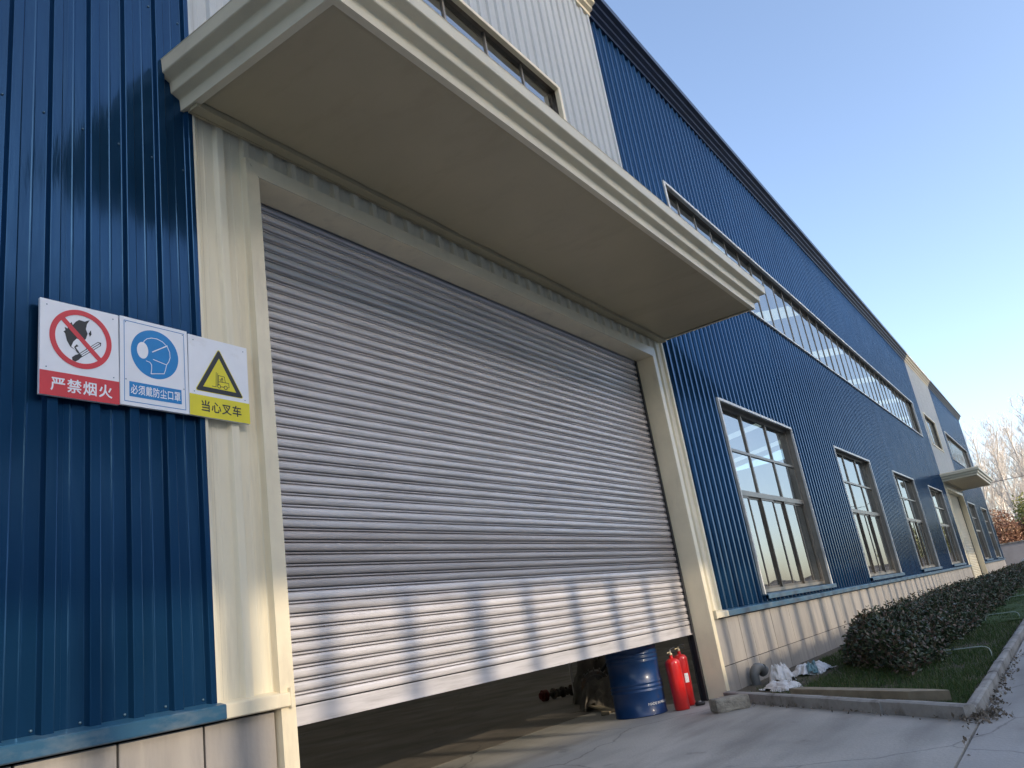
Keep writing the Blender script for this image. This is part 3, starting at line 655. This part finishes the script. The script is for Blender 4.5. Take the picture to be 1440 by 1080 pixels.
# ------------------------------------------------------------------ things in and by the doorway
# oil drum
dr = empty('oil_drum', (6.86, 0.72, 0.006), 'blue steel oil drum standing under the half open shutter', 'drum', rz=0.0)
Rr = 0.287; prof = [(0.0,0.012),(Rr-0.012,0.012),(Rr-0.010,0.0),(Rr+0.004,0.0),(Rr+0.006,0.010),(Rr,0.018)]
def ribs(z, k, dz): 
    out = []
    for i in range(k):
        zz = z+i*dz; out += [(Rr,zz-0.016),(Rr+0.007,zz-0.007),(Rr+0.009,zz),(Rr+0.007,zz+0.007),(Rr,zz+0.016)]
    return out
prof += ribs(0.255,3,0.042)+ribs(0.56,3,0.042)+ribs(0.70,3,0.036)
prof += [(Rr,0.868),(Rr+0.006,0.872),(Rr+0.004,0.886),(Rr-0.010,0.886),(Rr-0.012,0.872),(0.0,0.872)]
b = MB(); b.lathe(prof, 64); b.build('shell', 'drum_blue', dr)
b = MB(); b.lathe([(0.0,0.874),(0.035,0.874),(0.035,0.886),(0.0,0.888)], 20, (0.15,0.08,0)); b.build('bung', 'brass', dr)
# wrapped print
tx = text('MADE IN MALAYSIA', dr, 'print_white', 0, 0.118, 0.36, 0.026, 0, 0.02, name='print')
if tx:
    for v in tx.data.vertices:
        a = -1.72 + v.co.x/Rr; v.co = ((Rr+0.0012)*math.cos(a), (Rr+0.0012)*math.sin(a), v.co.z)
# extinguishers
def extinguisher(loc, h, r, label, lbl, lean, hose=True):
    e_ = empty('fire_extinguisher', loc, label, 'extinguisher', 'fire extinguishers beside the drum'); e_.rotation_euler = lean
    pr = [(0,0.0),(r*0.9,0.0),(r,0.012),(r,h*0.80)]
    for i in range(1,8): a = i/8*math.pi/2; pr.append((r*math.cos(a)*0.98+0.018*(i/8), h*0.80+r*0.72*math.sin(a)))
    pr += [(0.020,h*0.80+r*0.75),(0.020,h*0.80+r*0.75+0.03),(0,h*0.80+r*0.75+0.03)]
    b = MB(); b.lathe(pr, 36); b.build('cylinder', 'ext_red', e_)
    zt = h*0.80+r*0.75+0.03
    v_ = MB(); v_.lathe([(0,zt-0.002),(0.022,zt-0.002),(0.022,zt+0.018),(0.013,zt+0.024),(0.013,zt+0.05),(0,zt+0.05)], 16)
    v_.tube([(0,0,zt+0.03),(-0.03,-0.01,zt+0.034),(-0.05,-0.016,zt+0.026)], 0.009, 8); v_.build('valve', 'brass', e_)
    hd = MB(); hd.tube([(-0.01,0,zt+0.048),(0.03,0.01,zt+0.066),(0.085,0.025,zt+0.070)], [0.010,0.008,0.007], 8); hd.tube([(-0.005,0,zt+0.044),(0.03,0.01,zt+0.040),(0.08,0.022,zt+0.028)], [0.008,0.007,0.006], 8); hd.build('handle', 'black_rubber', e_)
    if hose:
        ho = MB(); ho.tube([(-0.05,-0.016,zt+0.026),(-0.10,-0.02,zt-0.02),(-0.11,-0.02,zt-0.15),(-r-0.012,-0.02,h*0.45),(-r-0.010,-0.02,h*0.2)], 0.009, 8); ho.build('hose', 'black_rubber', e_)
    if lbl:
        lb = MB(); a0, a1 = lbl; n = 10; vs = []
        for i in range(n+1):
            a = a0+(a1-a0)*i/n; vs += [((r+0.001)*math.cos(a),(r+0.001)*math.sin(a),h*0.40),((r+0.001)*math.cos(a),(r+0.001)*math.sin(a),h*0.56)]
        lb.add(vs, [(2*i,2*i+2,2*i+3,2*i+1) for i in range(n)], True); lb.build('label_sticker', 'print_white', e_)
    return e_
extinguisher((6.96, 0.265, 0.006), 0.60, 0.083, 'bright red fire extinguisher in front, brass valve catching the light', None, (0.0,-0.03,-0.6), hose=False)
extinguisher((7.27, 0.325, 0.006), 0.62, 0.080, 'darker red fire extinguisher with white sticker behind the bright one', (-1.75,-1.15), (0.0,0.02,-0.8), hose=False)
tn = MB(); tn.lathe([(0,0),(0.050,0),(0.056,0.010),(0.056,0.028),(0.045,0.036),(0.028,0.038),(0.026,0.030),(0,0.030)], 28)
t = tn.build('caster_wheel', 'black_rubber', None, (7.20, 0.155, 0.0075)); tag(t, 'small black rubber wheel lying at the foot of the right door jamb', 'wheel')
hb = MB(); hb.lathe([(0,0.031),(0.018,0.031),(0.018,0.042),(0,0.042)], 16); hb.build('hub', 'galvanised', t)
# stone block
b = bmesh.new(); bmesh.ops.create_cube(b, size=1); bmesh.ops.subdivide_edges(b, edges=b.edges[:], cuts=7, use_grid_fill=True)
for v in b.verts:
    c = Vector((v.co.x*0.36, v.co.y*0.19, (v.co.z+0.5)*0.125)); rr = 0.018
    for ax, hs in ((0,0.18),(1,0.095)):
        if abs(v.co[ax]) > 0.49 and abs(v.co.z) > 0.49: c[ax] *= 0.95
    c += Vector(noise.noise_vector(v.co*4.0+Vector((3,1,2))))*0.007; c.z = max(0, c.z); v.co = c
mb = MB(); mb.addbm(b, False); blk = mb.build('stone_block', 'block_stone', None, (6.57,-0.43,0.005)); blk.rotation_euler.z = R_(-46)
tag(blk, 'worn grey concrete block on the apron at the right door jamb', 'block')

# drain pipe elbow at the plinth
pe = empty('drain_pipe', (8.46,-0.085,0.03), 'grey plastic drain pipe elbow poking up beside the plinth', 'pipe')
b = MB(); pts = [(0,0,-0.05),(0,0,0.10)] + [(0.085-0.085*math.cos(a), -0.03*(1-math.cos(a)), 0.10+0.085*math.sin(a)) for a in [R_(x) for x in (20,40,60,80,100,120,140)]]
b.tube(pts, [0.055]*2+[0.060]*7, 20, caps=False); b.build('bend', 'pvc_grey', pe)
b = MB(); p0 = Vector(pts[-1]); dd = (Vector(pts[-1])-Vector(pts[-2])).normalized(); b.tube([p0-dd*0.01, p0+dd*0.045], 0.070, 20, caps=False); b.tube([p0+dd*0.044, p0-dd*0.01], 0.062, 20, caps=False)
b.build('socket', 'pvc_grey', pe)

# crumpled sacks and sheet against the plinth
def crumple(name, loc, sx, sy, hgt, m, label, cat, seed, n=34, grp=None, rz=0.0):
    b = MB(); vs = []
    for i in range(n+1):
        for j in range(n+1):
            u, v = i/n*2-1, j/n*2-1
            q = Vector((u*2.1+seed, v*2.1, seed*1.7)); e_ = max(0.0, 1-(u*u*0.9+v*v*0.9))
            ridg = abs(noise.noise(q*1.3)); fine = 1-abs(noise.noise(q*3.2))
            z = hgt*(min(1.0,e_*1.5)**0.7)*(0.42+0.5*ridg+0.22*fine*fine) + 0.006
            dx = noise.noise(q*2.0+Vector((5,0,0)))*0.18; dy = noise.noise(q*2.0+Vector((0,9,0)))*0.18
            vs.append(((u+dx)*sx, (v+dy)*sy, z))
    b.add(vs, [(i*(n+1)+j,(i+1)*(n+1)+j,(i+1)*(n+1)+j+1,i*(n+1)+j+1) for i in range(n) for j in range(n)], True)
    o = b.build(name, m, None, loc); o.rotation_euler.z = rz; return tag(o, label, cat, grp)
crumple('plastic_sack', (8.42,-0.42,0.03), 0.16, 0.13, 0.26, 'sack', 'upright crumpled white plastic sack nearest the drain pipe', 'sack', 3.1)
crumple('plastic_sack', (7.75,-0.62,0.03), 0.30, 0.17, 0.09, 'sack', 'flat torn white sack lying just behind the kerb', 'sack', 8.4, rz=0.7)
crumple('plastic_sack', (9.25,-0.55,0.03), 0.42, 0.22, 0.13, 'sack', 'long creased pale sack between the plinth and the hedge end', 'sack', 12.7)
crumple('tarpaulin', (9.05,-0.62,0.05), 0.22, 0.08, 0.13, 'teal_sheet', 'strip of pale teal tarpaulin twisted over the pale sack', 'tarpaulin', 20.3, rz=0.2)

# kerbs: each stone its own thing part
kb = empty('bed_kerb', (0,0,0), 'weathered concrete kerb running slantwise from the door jamb to the road', 'kerb')
def kerb_run(root, p, q, n, wd, z1, mname='kerb_stone', gap=0.006):
    p, q = Vector((p[0],p[1],0)), Vector((q[0],q[1],0)); d = q-p; L_ = d.length; d.normalize(); ang = math.atan2(d.y, d.x); l = L_/n
    for i in range(n):
        b = bmesh.new(); bmesh.ops.create_cube(b, size=1); bmesh.ops.subdivide_edges(b, edges=b.edges[:], cuts=3, use_grid_fill=True)
        for v in b.verts:
            c = Vector(((v.co.x+0.5)*(l-gap)+gap/2, v.co.y*wd, -0.15+(v.co.z+0.5)*(z1+0.15)))
            if v.co.z > 0.49 and abs(v.co.y) > 0.49: c.z -= 0.010; 
            c += Vector(noise.noise_vector(Vector((v.co.x*2+i*5.3,v.co.y*2,v.co.z*2+p.x))))*0.006; v.co = c
        m_ = MB(); m_.addbm(b); o = m_.build('kerb_stone', mname, root, p+d*l*i); o.rotation_euler.z = ang + random.uniform(-0.006,0.006)
kerb_run(kb, (7.36,-0.12), (4.93,-2.80), 4, 0.10, 0.105)
kr = empty('road_kerb', (0,0,0), 'long straight concrete kerb between the grass and the road', 'kerb')
kerb_run(kr, (5.02,-2.79), (57.0,-2.79), 52, 0.085, 0.075)
# loose pointed kerb piece lying on the grass
b = MB(); pts = [(0,0),(1.62,0),(1.98,0.085),(1.94,0.105),(1.74,0.13),(0,0.13)]; n = len(pts)
b.add([(x,y,0) for x,y in pts]+[(x,y+0.0,0.075) for x,y in pts], [tuple(range(n))[::-1],tuple(range(n,2*n))]+[(i,(i+1)%n,n+(i+1)%n,n+i) for i in range(n)])
o = b.build('timber_stake', 'timber', None, (6.72,-1.02,0.055)); o.rotation_euler.z = math.atan2(-1.64,-1.32); o.rotation_euler.y = 0.0
tag(o, 'weathered pointed timber stake lying just behind the slanting kerb', 'stake')

# hoop rails in the grass
for i, (x, lab) in enumerate(((8.75,'nearest thin pale hoop rail standing in the grass by the road kerb'),(14.5,'second thin pale hoop rail standing in the grass by the road kerb'),(20.5,'farthest thin pale hoop rail standing in the grass by the road kerb'))):
    b = MB(); y0, y1, h = -2.66, -2.15, 0.15
    pts = [(x-0.05,y0,0.0),(x-0.03,y0,h*0.6)] + [(x, y0+0.08*(1-math.cos(a)), h*0.6+0.4*h*math.sin(a)) for a in (0.5,1.0,1.57)] + [(x, y1-0.08*(1-math.cos(a)), h*0.6+0.4*h*math.sin(a)) for a in (1.57,1.0,0.5)] + [(x,y1,h*0.6),(x,y1,0.0)]
    b.tube(pts, 0.006, 8)
    tag(b.build('hoop_rail', 'hoop_paint', None), lab, 'rail', 'hoop rails along the grass strip')

# machine scrap inside the doorway
sc1 = empty('scrap_motor', (8.3, 2.05, 0.006), 'dark greasy machine motor lying among rags inside the doorway', 'motor', rz=0.5)
b = MB(); b.tube([(-0.25,0,0.24),(0.25,0,0.24)], 0.20, 24); 
for i in range(16):
    a = i/16*2*math.pi; b.box(-0.22,0.22,0.20*math.cos(a)-0.006,0.20*math.cos(a)+0.006,0.24+0.20*math.sin(a)-0.02,0.24+0.20*math.sin(a)+0.03)
b.build('housing', 'scrap_steel', sc1)
b = MB(); b.tube([(0.25,0,0.24),(0.34,0,0.24)], 0.12, 16); b.tube([(-0.25,0,0.24),(-0.30,0,0.24)], 0.16, 16); b.build('end_bell', 'scrap_steel', sc1)
b = MB(); b.box(-0.2,0.2,-0.18,-0.13,0,0.08); b.box(-0.2,0.2,0.13,0.18,0,0.08); b.build('foot', 'scrap_steel', sc1)
b = MB(); b.tube([(-0.1,-0.1,0.42),(-0.1,-0.25,0.55),(-0.3,-0.3,0.50),(-0.35,-0.25,0.2),(-0.5,-0.3,0.03)], 0.022, 8); b.build('cable', 'black_rubber', sc1)
sh_ = empty('gear_shaft', (9.95, 3.50, 0.006), 'black gear shaft with a red flange lying on the workshop floor', 'shaft', rz=R_(152))
b = MB(); b.tube([(-0.45,0,0.09),(0.42,0,0.09)], 0.03, 12); 
for i in range(9): b.tube([(-0.4+0.085*i,0,0.09),(-0.37+0.085*i,0,0.09)], 0.085-0.02*(i%2), 14)
b.build('gears', 'scrap_steel', sh_)
b = MB(); b.tube([(0.42,0,0.09),(0.50,0,0.09)], 0.085, 20); b.tube([(0.50,0,0.09),(0.54,0,0.09)], 0.05, 16); b.build('flange', 'rust_red', sh_)
b = MB(); b.tube([(0,0,0),(0.02,0.01,0.5),(0.03,0.0,1.1)], 0.016, 8); tag(b.build('steel_rod', 'galvanised', None, (8.85,2.75,0.006)), 'thin upright steel rod behind the gear shaft', 'rod')
crumple('rag_heap', (8.05,1.75,0.004), 0.42, 0.34, 0.42, 'rag', 'crumpled heap of brown rags behind the blue drum', 'rags', 31.0)
crumple('rag_heap', (8.95,2.35,0.004), 0.40, 0.40, 0.75, 'rag', 'tall tangled heap of dark rags farther inside the doorway', 'rags', 44.0)
for i, (x,y,a,l,lab) in enumerate(((7.35,1.45,0.5,0.6,'short splintered board on the floor left of the drum'),(7.55,1.62,0.9,0.75,'longer board leaning across the rags left of the drum'))):
    b = MB(); b.cbox(-l/2,l/2,-0.05,0.05,0,0.022,0.003); o = b.build('board', 'timber', None, (x,y,0.008+0.026*i)); o.rotation_euler = (0,-0.08*i,a); tag(o, lab, 'board')

# ------------------------------------------------------------------ hedge and grass
def leaf_quad(vs, fs, c, L_, W_):
    d = Vector((random.gauss(0,1), random.gauss(0,1), random.gauss(0.35,0.8))).normalized()
    s = d.cross(Vector((random.gauss(0,1),random.gauss(0,1),random.gauss(0,1)))).normalized(); nrm = d.cross(s)
    o = len(vs); c = Vector(c)
    vs += [tuple(c), tuple(c+d*L_*0.5+s*W_*0.5+nrm*W_*0.12), tuple(c+d*L_), tuple(c+d*L_*0.5-s*W_*0.5+nrm*W_*0.12)]
    fs += [(o,o+1,o+2), (o,o+2,o+3)]
def hedge_section(x):
    """centre y, half width, height"""
    n1 = noise.noise(Vector((x*0.55,0,0))); n2 = noise.noise(Vector((x*0.9,7,0))); n3 = noise.noise(Vector((x*1.7,3,0)))
    return -1.52+0.05*n1, 0.60+0.08*n2, 0.54+0.08*n3+0.05*n1
hg = empty('hedge', (8,-1.36,0.03), 'low clipped dark hedge with reddish leaves in front of the plinth', 'hedge')
hv, hf = [], []
def hedge_leaves(xa, xb, count, L_):
    for _ in range(count):
        x = random.uniform(xa, xb); c, hw, h = hedge_section(x)
        a = random.uniform(-0.15, math.pi+0.15); rr = random.random()**0.28
        # tapered, slanted near end
        e_ = 1.0
        lump = 1+0.24*noise.noise(Vector((x*1.9, a*1.4, 1.0)))+0.14*noise.noise(Vector((x*5, a*4, 2.0)))
        y = c + hw*rr*math.cos(a)*lump; z = 0.07 + max(0.0, h*rr*math.sin(a)*lump)*0.98 + (random.uniform(0,0.14) if math.sin(a) < 0.35 else 0)
        f_y = max(-1.0, min(1.0, (y-c)/hw)); xe = x + 1.0*f_y*max(0.0, (12.5-x)/4.2); xs_l = 8.3 + 1.0*f_y
        k_ = 1-(xe-xs_l)/0.45
        if k_ > 0: z = 0.06+(z-0.06)*math.sqrt(max(0.03, 1-min(1,k_)**2))
        s_ = random.uniform(0.7,1.3)
        leaf_quad(hv, hf, (xe-8, y+1.36, z-0.03), L_*s_, L_*0.5*s_)
random.seed(11)
hedge_leaves(8.3, 12, 19000, 0.058); hedge_leaves(12, 20, 19000, 0.066); hedge_leaves(20, 56, 30000, 0.085)
for _ in range(500):   # shoots standing proud
    x = random.uniform(9.2, 20); c, hw, h = hedge_section(x); y = c+random.uniform(-0.8,0.8)*hw
    z = 0.07+h*math.sqrt(max(0,1-((y-c)/hw)**2)); 
    for k_ in range(4): leaf_quad(hv, hf, (x-8+random.uniform(-.02,.02), y+1.36, z-0.05+0.035*k_), 0.045, 0.022)
me = bpy.data.meshes.new('foliage'); me.from_pydata(hv, [], hf); mk('foliage', me, 'hedge_leaf', hg)
b = MB()
for i in range(220):
    x = 9.3+45*random.random()**1.7; c, hw, h = hedge_section(x); y0 = c+random.uniform(-0.35,0.35)
    b.tube([(x-8,y0+1.36,-0.02),(x-8+random.uniform(-.08,.08),y0+1.36+random.uniform(-.1,.1),h*0.45),(x-8+random.uniform(-.2,.2),y0+1.36+random.uniform(-.25,.25),h*0.85)], [0.012,0.009,0.004], 5, caps=False)
tag(b.build('stems', 'twig', hg), kind='stuff')
b = MB(); xs_ = [9.6+i*0.6 for i in range(77)]; ring_n = 8; vs = []
for x in xs_:
    c, hw, h = hedge_section(x)
    k_ = 0.62 if x > 10.0 else 0.35
    for j in range(ring_n):
        a = math.pi*j/(ring_n-1); vs.append((x-8+(0.7*math.cos(a) if x < 11 else 0), c+1.36+hw*k_*math.cos(a), 0.02+h*k_*math.sin(a)))
b.add(vs, [(i*ring_n+j,(i+1)*ring_n+j,(i+1)*ring_n+j+1,i*ring_n+j+1) for i in range(len(xs_)-1) for j in range(ring_n-1)]); b.build('inner_twigs', 'twig', hg)

gv, gf = [], []
random.seed(5)
def blade(x, y, z, h):
    a = random.uniform(0, 6.283); wd = 0.0022+0.0012*random.random(); dx, dy = math.cos(a)*wd, math.sin(a)*wd; lx, ly = random.gauss(0,0.4)*h, random.gauss(0,0.4)*h
    o = len(gv); gv.extend([(x-dx,y-dy,z),(x+dx,y+dy,z),(x+lx*0.4+dx*.7,y+ly*0.4+dy*.7,z+h*0.6),(x+lx*0.4-dx*.7,y+ly*0.4-dy*.7,z+h*0.6),(x+lx,y+ly,z+h)]); gf.extend([(o,o+1,o+2,o+3),(o+3,o+2,o+4)])
cnt = 0
while cnt < 70000:
    x = 5.1 + 26*random.random()**2.2; y = random.uniform(-2.72, -0.25)
    if x < 7.4 and (x-4.98) < (y+2.74)*0.885+0.10: continue
    if y > -0.9 and x < 9.6 and random.random() < 0.85: continue
    g_ = noise.noise(Vector((x*1.5,y*1.5,0)))
    if g_ < -0.35 and random.random() < 0.8: continue
    s_ = 1 + (x-5)*0.06
    blade(x, y, 0.028, random.uniform(0.02,0.06)*(1+0.4*g_)*s_**0.3); cnt += 1
me = bpy.data.meshes.new('grass'); me.from_pydata(gv, [], gf); tag(mk('grass', me, 'grass_blade'), 'short dark green grass between the hedge and the road kerb', 'grass', kind='stuff')
# far grass as low turf sheet
lawn = MB(); nx = 120
vs = []
for i in range(nx+1):
    for j in range(5):
        x = 14+43*i/nx; y = -2.72+0.85*j/4; vs.append((x, y, 0.034+0.03*noise.noise(Vector((x*3,y*5,0)))+0.02))
lawn.add(vs, [(i*5+j,(i+1)*5+j,(i+1)*5+j+1,i*5+j+1) for i in range(nx) for j in range(4)], True)
mat('turf', (0.045,0.085,0.018), 0.9, var=0.35, vfreq=5, bump=0.03, bfreq=30)
tag(lawn.build('turf', 'turf'), 'green turf strip receding along the road kerb', 'turf', kind='stuff')
# litter along the kerb corner
lv, lf = [], []
random.seed(9)
for _ in range(620):
    r = random.random()*0.93
    if r < 0.45: x, y = random.gauss(4.95,0.10), random.gauss(-2.86,0.07)
    elif r < 0.8: x = 5.0+random.random()**1.8*4.0; y = -2.87-abs(random.gauss(0,0.05))
    elif r < 0.9: q = random.random(); x, y = 4.93+2.2*q-0.09, -2.80+2.43*q+0.0; x += random.gauss(-0.04,0.03)
    else: q = random.random()**2; x, y = 4.9-1.9*q, -2.852+random.gauss(0,0.012)
    leaf_quad(lv, lf, (x, y, 0.008+0.02*random.random()), random.uniform(0.015,0.05), random.uniform(0.01,0.03))
me = bpy.data.meshes.new('leaf_litter'); me.from_pydata(lv, [], lf); tag(mk('leaf_litter', me, 'litter'), 'dead leaves and grit gathered along the kerb corner', 'litter', kind='stuff')

# ------------------------------------------------------------------ far end: wall, bushes, bare trees, wire
b = MB(); b.box(74.5,74.75,-24,14,-0.1,1.98); yw = empty('boundary_wall', (0,0,0), 'plain grey boundary wall closing the far end of the road', 'wall'); b.build('wall_body', 'wall_render', yw)
b = MB(); b.box(74.44,74.81,-24,14,1.98,2.06); b.build('coping', 'kerb_stone', yw)
def bush(name, loc, rx, ry, h, m, label, n, L_):
    root = empty(name, loc, label, 'bush', 'bushes by the boundary wall'); vs, fs = [], []
    for _ in range(n):
        d = Vector((random.gauss(0,1),random.gauss(0,1),random.gauss(0,1))).normalized(); rr = random.random()**0.35
        lump = 1+0.35*noise.noise(d*2.2+Vector(loc))
        leaf_quad(vs, fs, (d.x*rx*rr*lump, d.y*ry*rr*lump, h*0.5+d.z*h*0.5*rr*lump), L_*random.uniform(.7,1.4), L_*0.6)
    me = bpy.data.meshes.new('foliage'); me.from_pydata(vs, [], fs); mk('foliage', me, m, root)
    b = MB()
    for i in range(7): a = i*0.9; b.tube([(0.1*math.cos(a),0.1*math.sin(a),-0.1),(rx*0.4*math.cos(a),ry*0.4*math.sin(a),h*0.6)], [0.05,0.02], 5)
    tag(b.build('stems', 'twig', root), kind='stuff')
bush('red_bush', (78.0,0.6,0), 2.6, 1.5, 4.6, 'bush_red', 'reddish brown leafy bush showing over the boundary wall', 5200, 0.22)
bush('red_bush', (79.5,-1.1,0), 2.2, 1.4, 3.9, 'bush_red', 'smaller rusty bush to the right of the reddish brown one', 4200, 0.22)
bush('green_bush', (80.5,-2.4,0), 2.8, 2.2, 6.2, 'bush_green', 'yellow green leafy bush at the right edge above the wall', 7000, 0.24)
bush('green_bush', (83.0,-7.0,0), 3.0, 2.6, 5.0, 'bush_green', 'yellow green leafy bush beyond the frame past the wall', 3000, 0.3)

def tree_mesh(seed, H):
    rnd = random.Random(seed); tb = MB(); cb_ = MB()
    def branch(p, d, L_, r, lvl, mb):
        n = 4; pts = [p]; rad = [r]; q = p.copy(); dd = d.copy()
        for i in range(n):
            dd = (dd + Vector((rnd.gauss(0,0.10),rnd.gauss(0,0.10),0.10+0.04*lvl))).normalized(); q = q+dd*L_/n; pts.append(q.copy()); rad.append(r*(1-0.72*(i+1)/n))
        mb.tube(pts, rad, 5 if lvl == 0 else 3, caps=False)
        if lvl < 3:
            k_ = [28,8,6][lvl]
            for i in range(k_):
                t_ = (0.15+0.83*(i+rnd.random())/k_) if lvl == 0 else 0.2+0.75*rnd.random()
                j = min(n-1, int(t_*n)); f = t_*n-j; s = pts[j].lerp(pts[j+1], f); a = rnd.uniform(0, 6.283)
                up_ = 1.25 if lvl == 0 else 0.9
                nd = Vector((math.cos(a), math.sin(a), up_+rnd.uniform(-0.2,0.5))).normalized()
                ln_ = L_*(0.34*(1.1-t_*0.65) if lvl == 0 else 0.45*rnd.uniform(.6,1.1))
                branch(s, nd, ln_, max(0.012, rad[j]*(0.45 if lvl == 0 else 0.6)), lvl+1, cb_)
    branch(Vector((0,0,-0.1)), Vector((0,0,1)), H, H*0.013, 0, tb)
    return tb.mesh('trunk'), cb_.mesh('crown')
TMs = [tree_mesh(21+i, 12.0) for i in range(4)]
random.seed(17)
spots = []
for i in range(11):
    x = 84+random.random()*24; sl = 0.066-0.0066*i+random.uniform(-0.002,0.002); spots.append((x, -3.72+sl*(x+1.8)))
ORD = ['first','second','third','fourth','fifth','sixth','seventh','eighth','ninth','tenth','eleventh']
for i, (x, y) in enumerate(sorted(spots, key=lambda s: -(s[1]+3.72)/(s[0]+1.8))):
    s_ = random.uniform(0.85,1.12)
    t = empty('bare_tree', (x, y, 0), 'tall pale leafless tree behind the boundary wall, %s counting rightward from the workshop corner' % ORD[i], 'tree', 'bare trees behind the boundary wall', rz=random.uniform(0,6.28)); t.scale = (s_,s_,s_*random.uniform(0.95,1.1))
    tm_, cm_ = TMs[i % 4]; mk('trunk', tm_, 'bark_pale', t); mk('crown', cm_, 'bark_pale', t)
# overhead wire between two poles
b = MB(); P0, P1 = Vector((76.5,12.0,7.6)), Vector((76.5,-14.0,7.6)); pts = []
for i in range(13): f = i/12; p = P0.lerp(P1, f); p.z -= 1.1*4*f*(1-f)*0.5; pts.append(p)
b.tube(pts, 0.022, 5); tag(b.build('overhead_wire', 'black_rubber'), 'thin overhead wire sagging across the far end of the road', 'wire')
# pale boulder by the hedge end
bm = bmesh.new(); bmesh.ops.create_icosphere(bm, subdivisions=3, radius=1)
for v in bm.verts: v.co = Vector((v.co.x*0.8, v.co.y*1.0, max(-0.3,v.co.z)*0.72))*(1+0.12*noise.noise(v.co*1.7))
b = MB(); b.addbm(bm, True); tag(b.build('boulder', 'boulder', None, (57.8,-1.75,0.30)), 'pale rounded boulder at the far end of the hedge', 'boulder')

# ------------------------------------------------------------------ the hall across the yard (reflected in windows; height and strip invented to shape sunlight)
op = empty('sun_mask_hall', (0,-36,0), 'teal hall across the yard, its height and strip added to shape the sunlight', 'building')
OX0, OX1 = -60, 66; HT = 21.4; S0, S1 = 11.04, 12.36  # height and slot sized to shade the facade and let a sun band through
def opart(name, a, b_, y0, y1, z0, z1, m):
    q = MB(); q.box(a, b_, y0, y1, z0, z1); q.build(name, m, op)
opart('plinth', OX0, OX1, -0.26, 0.03, 0, 1.0, 'pale_wall'); opart('lower_wall', OX0, OX1, -0.25, 0.0, 1.0, 6.2, 'hall_blue'); opart('pale_band', OX0, OX1, -0.255, 0.02, 6.2, S0, 'pale_wall')
opart('sun_mask_upper_wall', OX0, OX1, -0.25, 0.0, S1, HT-0.4, 'teal_wall'); opart('sun_mask_parapet', OX0-0.1, OX1+0.1, -0.30, 0.12, HT-0.4, HT, 'pale_wall')
x = OX0; mm = MB(); mm.box(-0.085,0.085,-0.14,-0.02,S0,S1); mmesh = mm.mesh('mullion')
xs0 = 1.884-0.1*36.3-0.02
k0 = math.ceil((OX0-xs0)/0.778)
while xs0+k0*0.778 < OX1:
    o = mk('mullion', mmesh, 'pale_wall', op, (xs0+k0*0.778+random.uniform(-0.03,0.03),0,0)); o.scale.x = random.uniform(0.75,1.5); k0 += 1  # bars of the added sun slot
q = MB(); q.box(OX0, OX1, -0.085, -0.081, S0, S1); q.build('sun_slot_glazing', 'sun_dimming_glazing', op)  # added pane that weakens the sun band
q = MB(); q.extx([(-0.26,S0-0.15),(-0.26,S0-0.35),(-14,5.0),(-14,5.2)], OX0, OX1); q.build('unseen_lean_to_roof', 'pale_wall', op)  # unseen, kept low so the sun reaches the added slot

wm = MB(); wm.box(0,4,0.001,0.03,1.6,5.2); wme = wm.mesh('window'); 
for i in range(17): mk('window', wme, 'window_glass', op, (OX0+2+7.3*i,0,0))
fm = MB()
for z in (1.6,3.0,5.14): fm.box(-0.05,4.05,0.031,0.06,z,z+0.08)
for i in range(5): fm.box(i*0.9925-0.04+0.035*(0 if i else 1),i*0.9925+0.04,0.031,0.055,1.68,5.14)
fme = fm.mesh('window_frame')
for i in range(17): mk('window_frame', fme, 'pale_wall', op, (OX0+2+7.3*i,0,0))
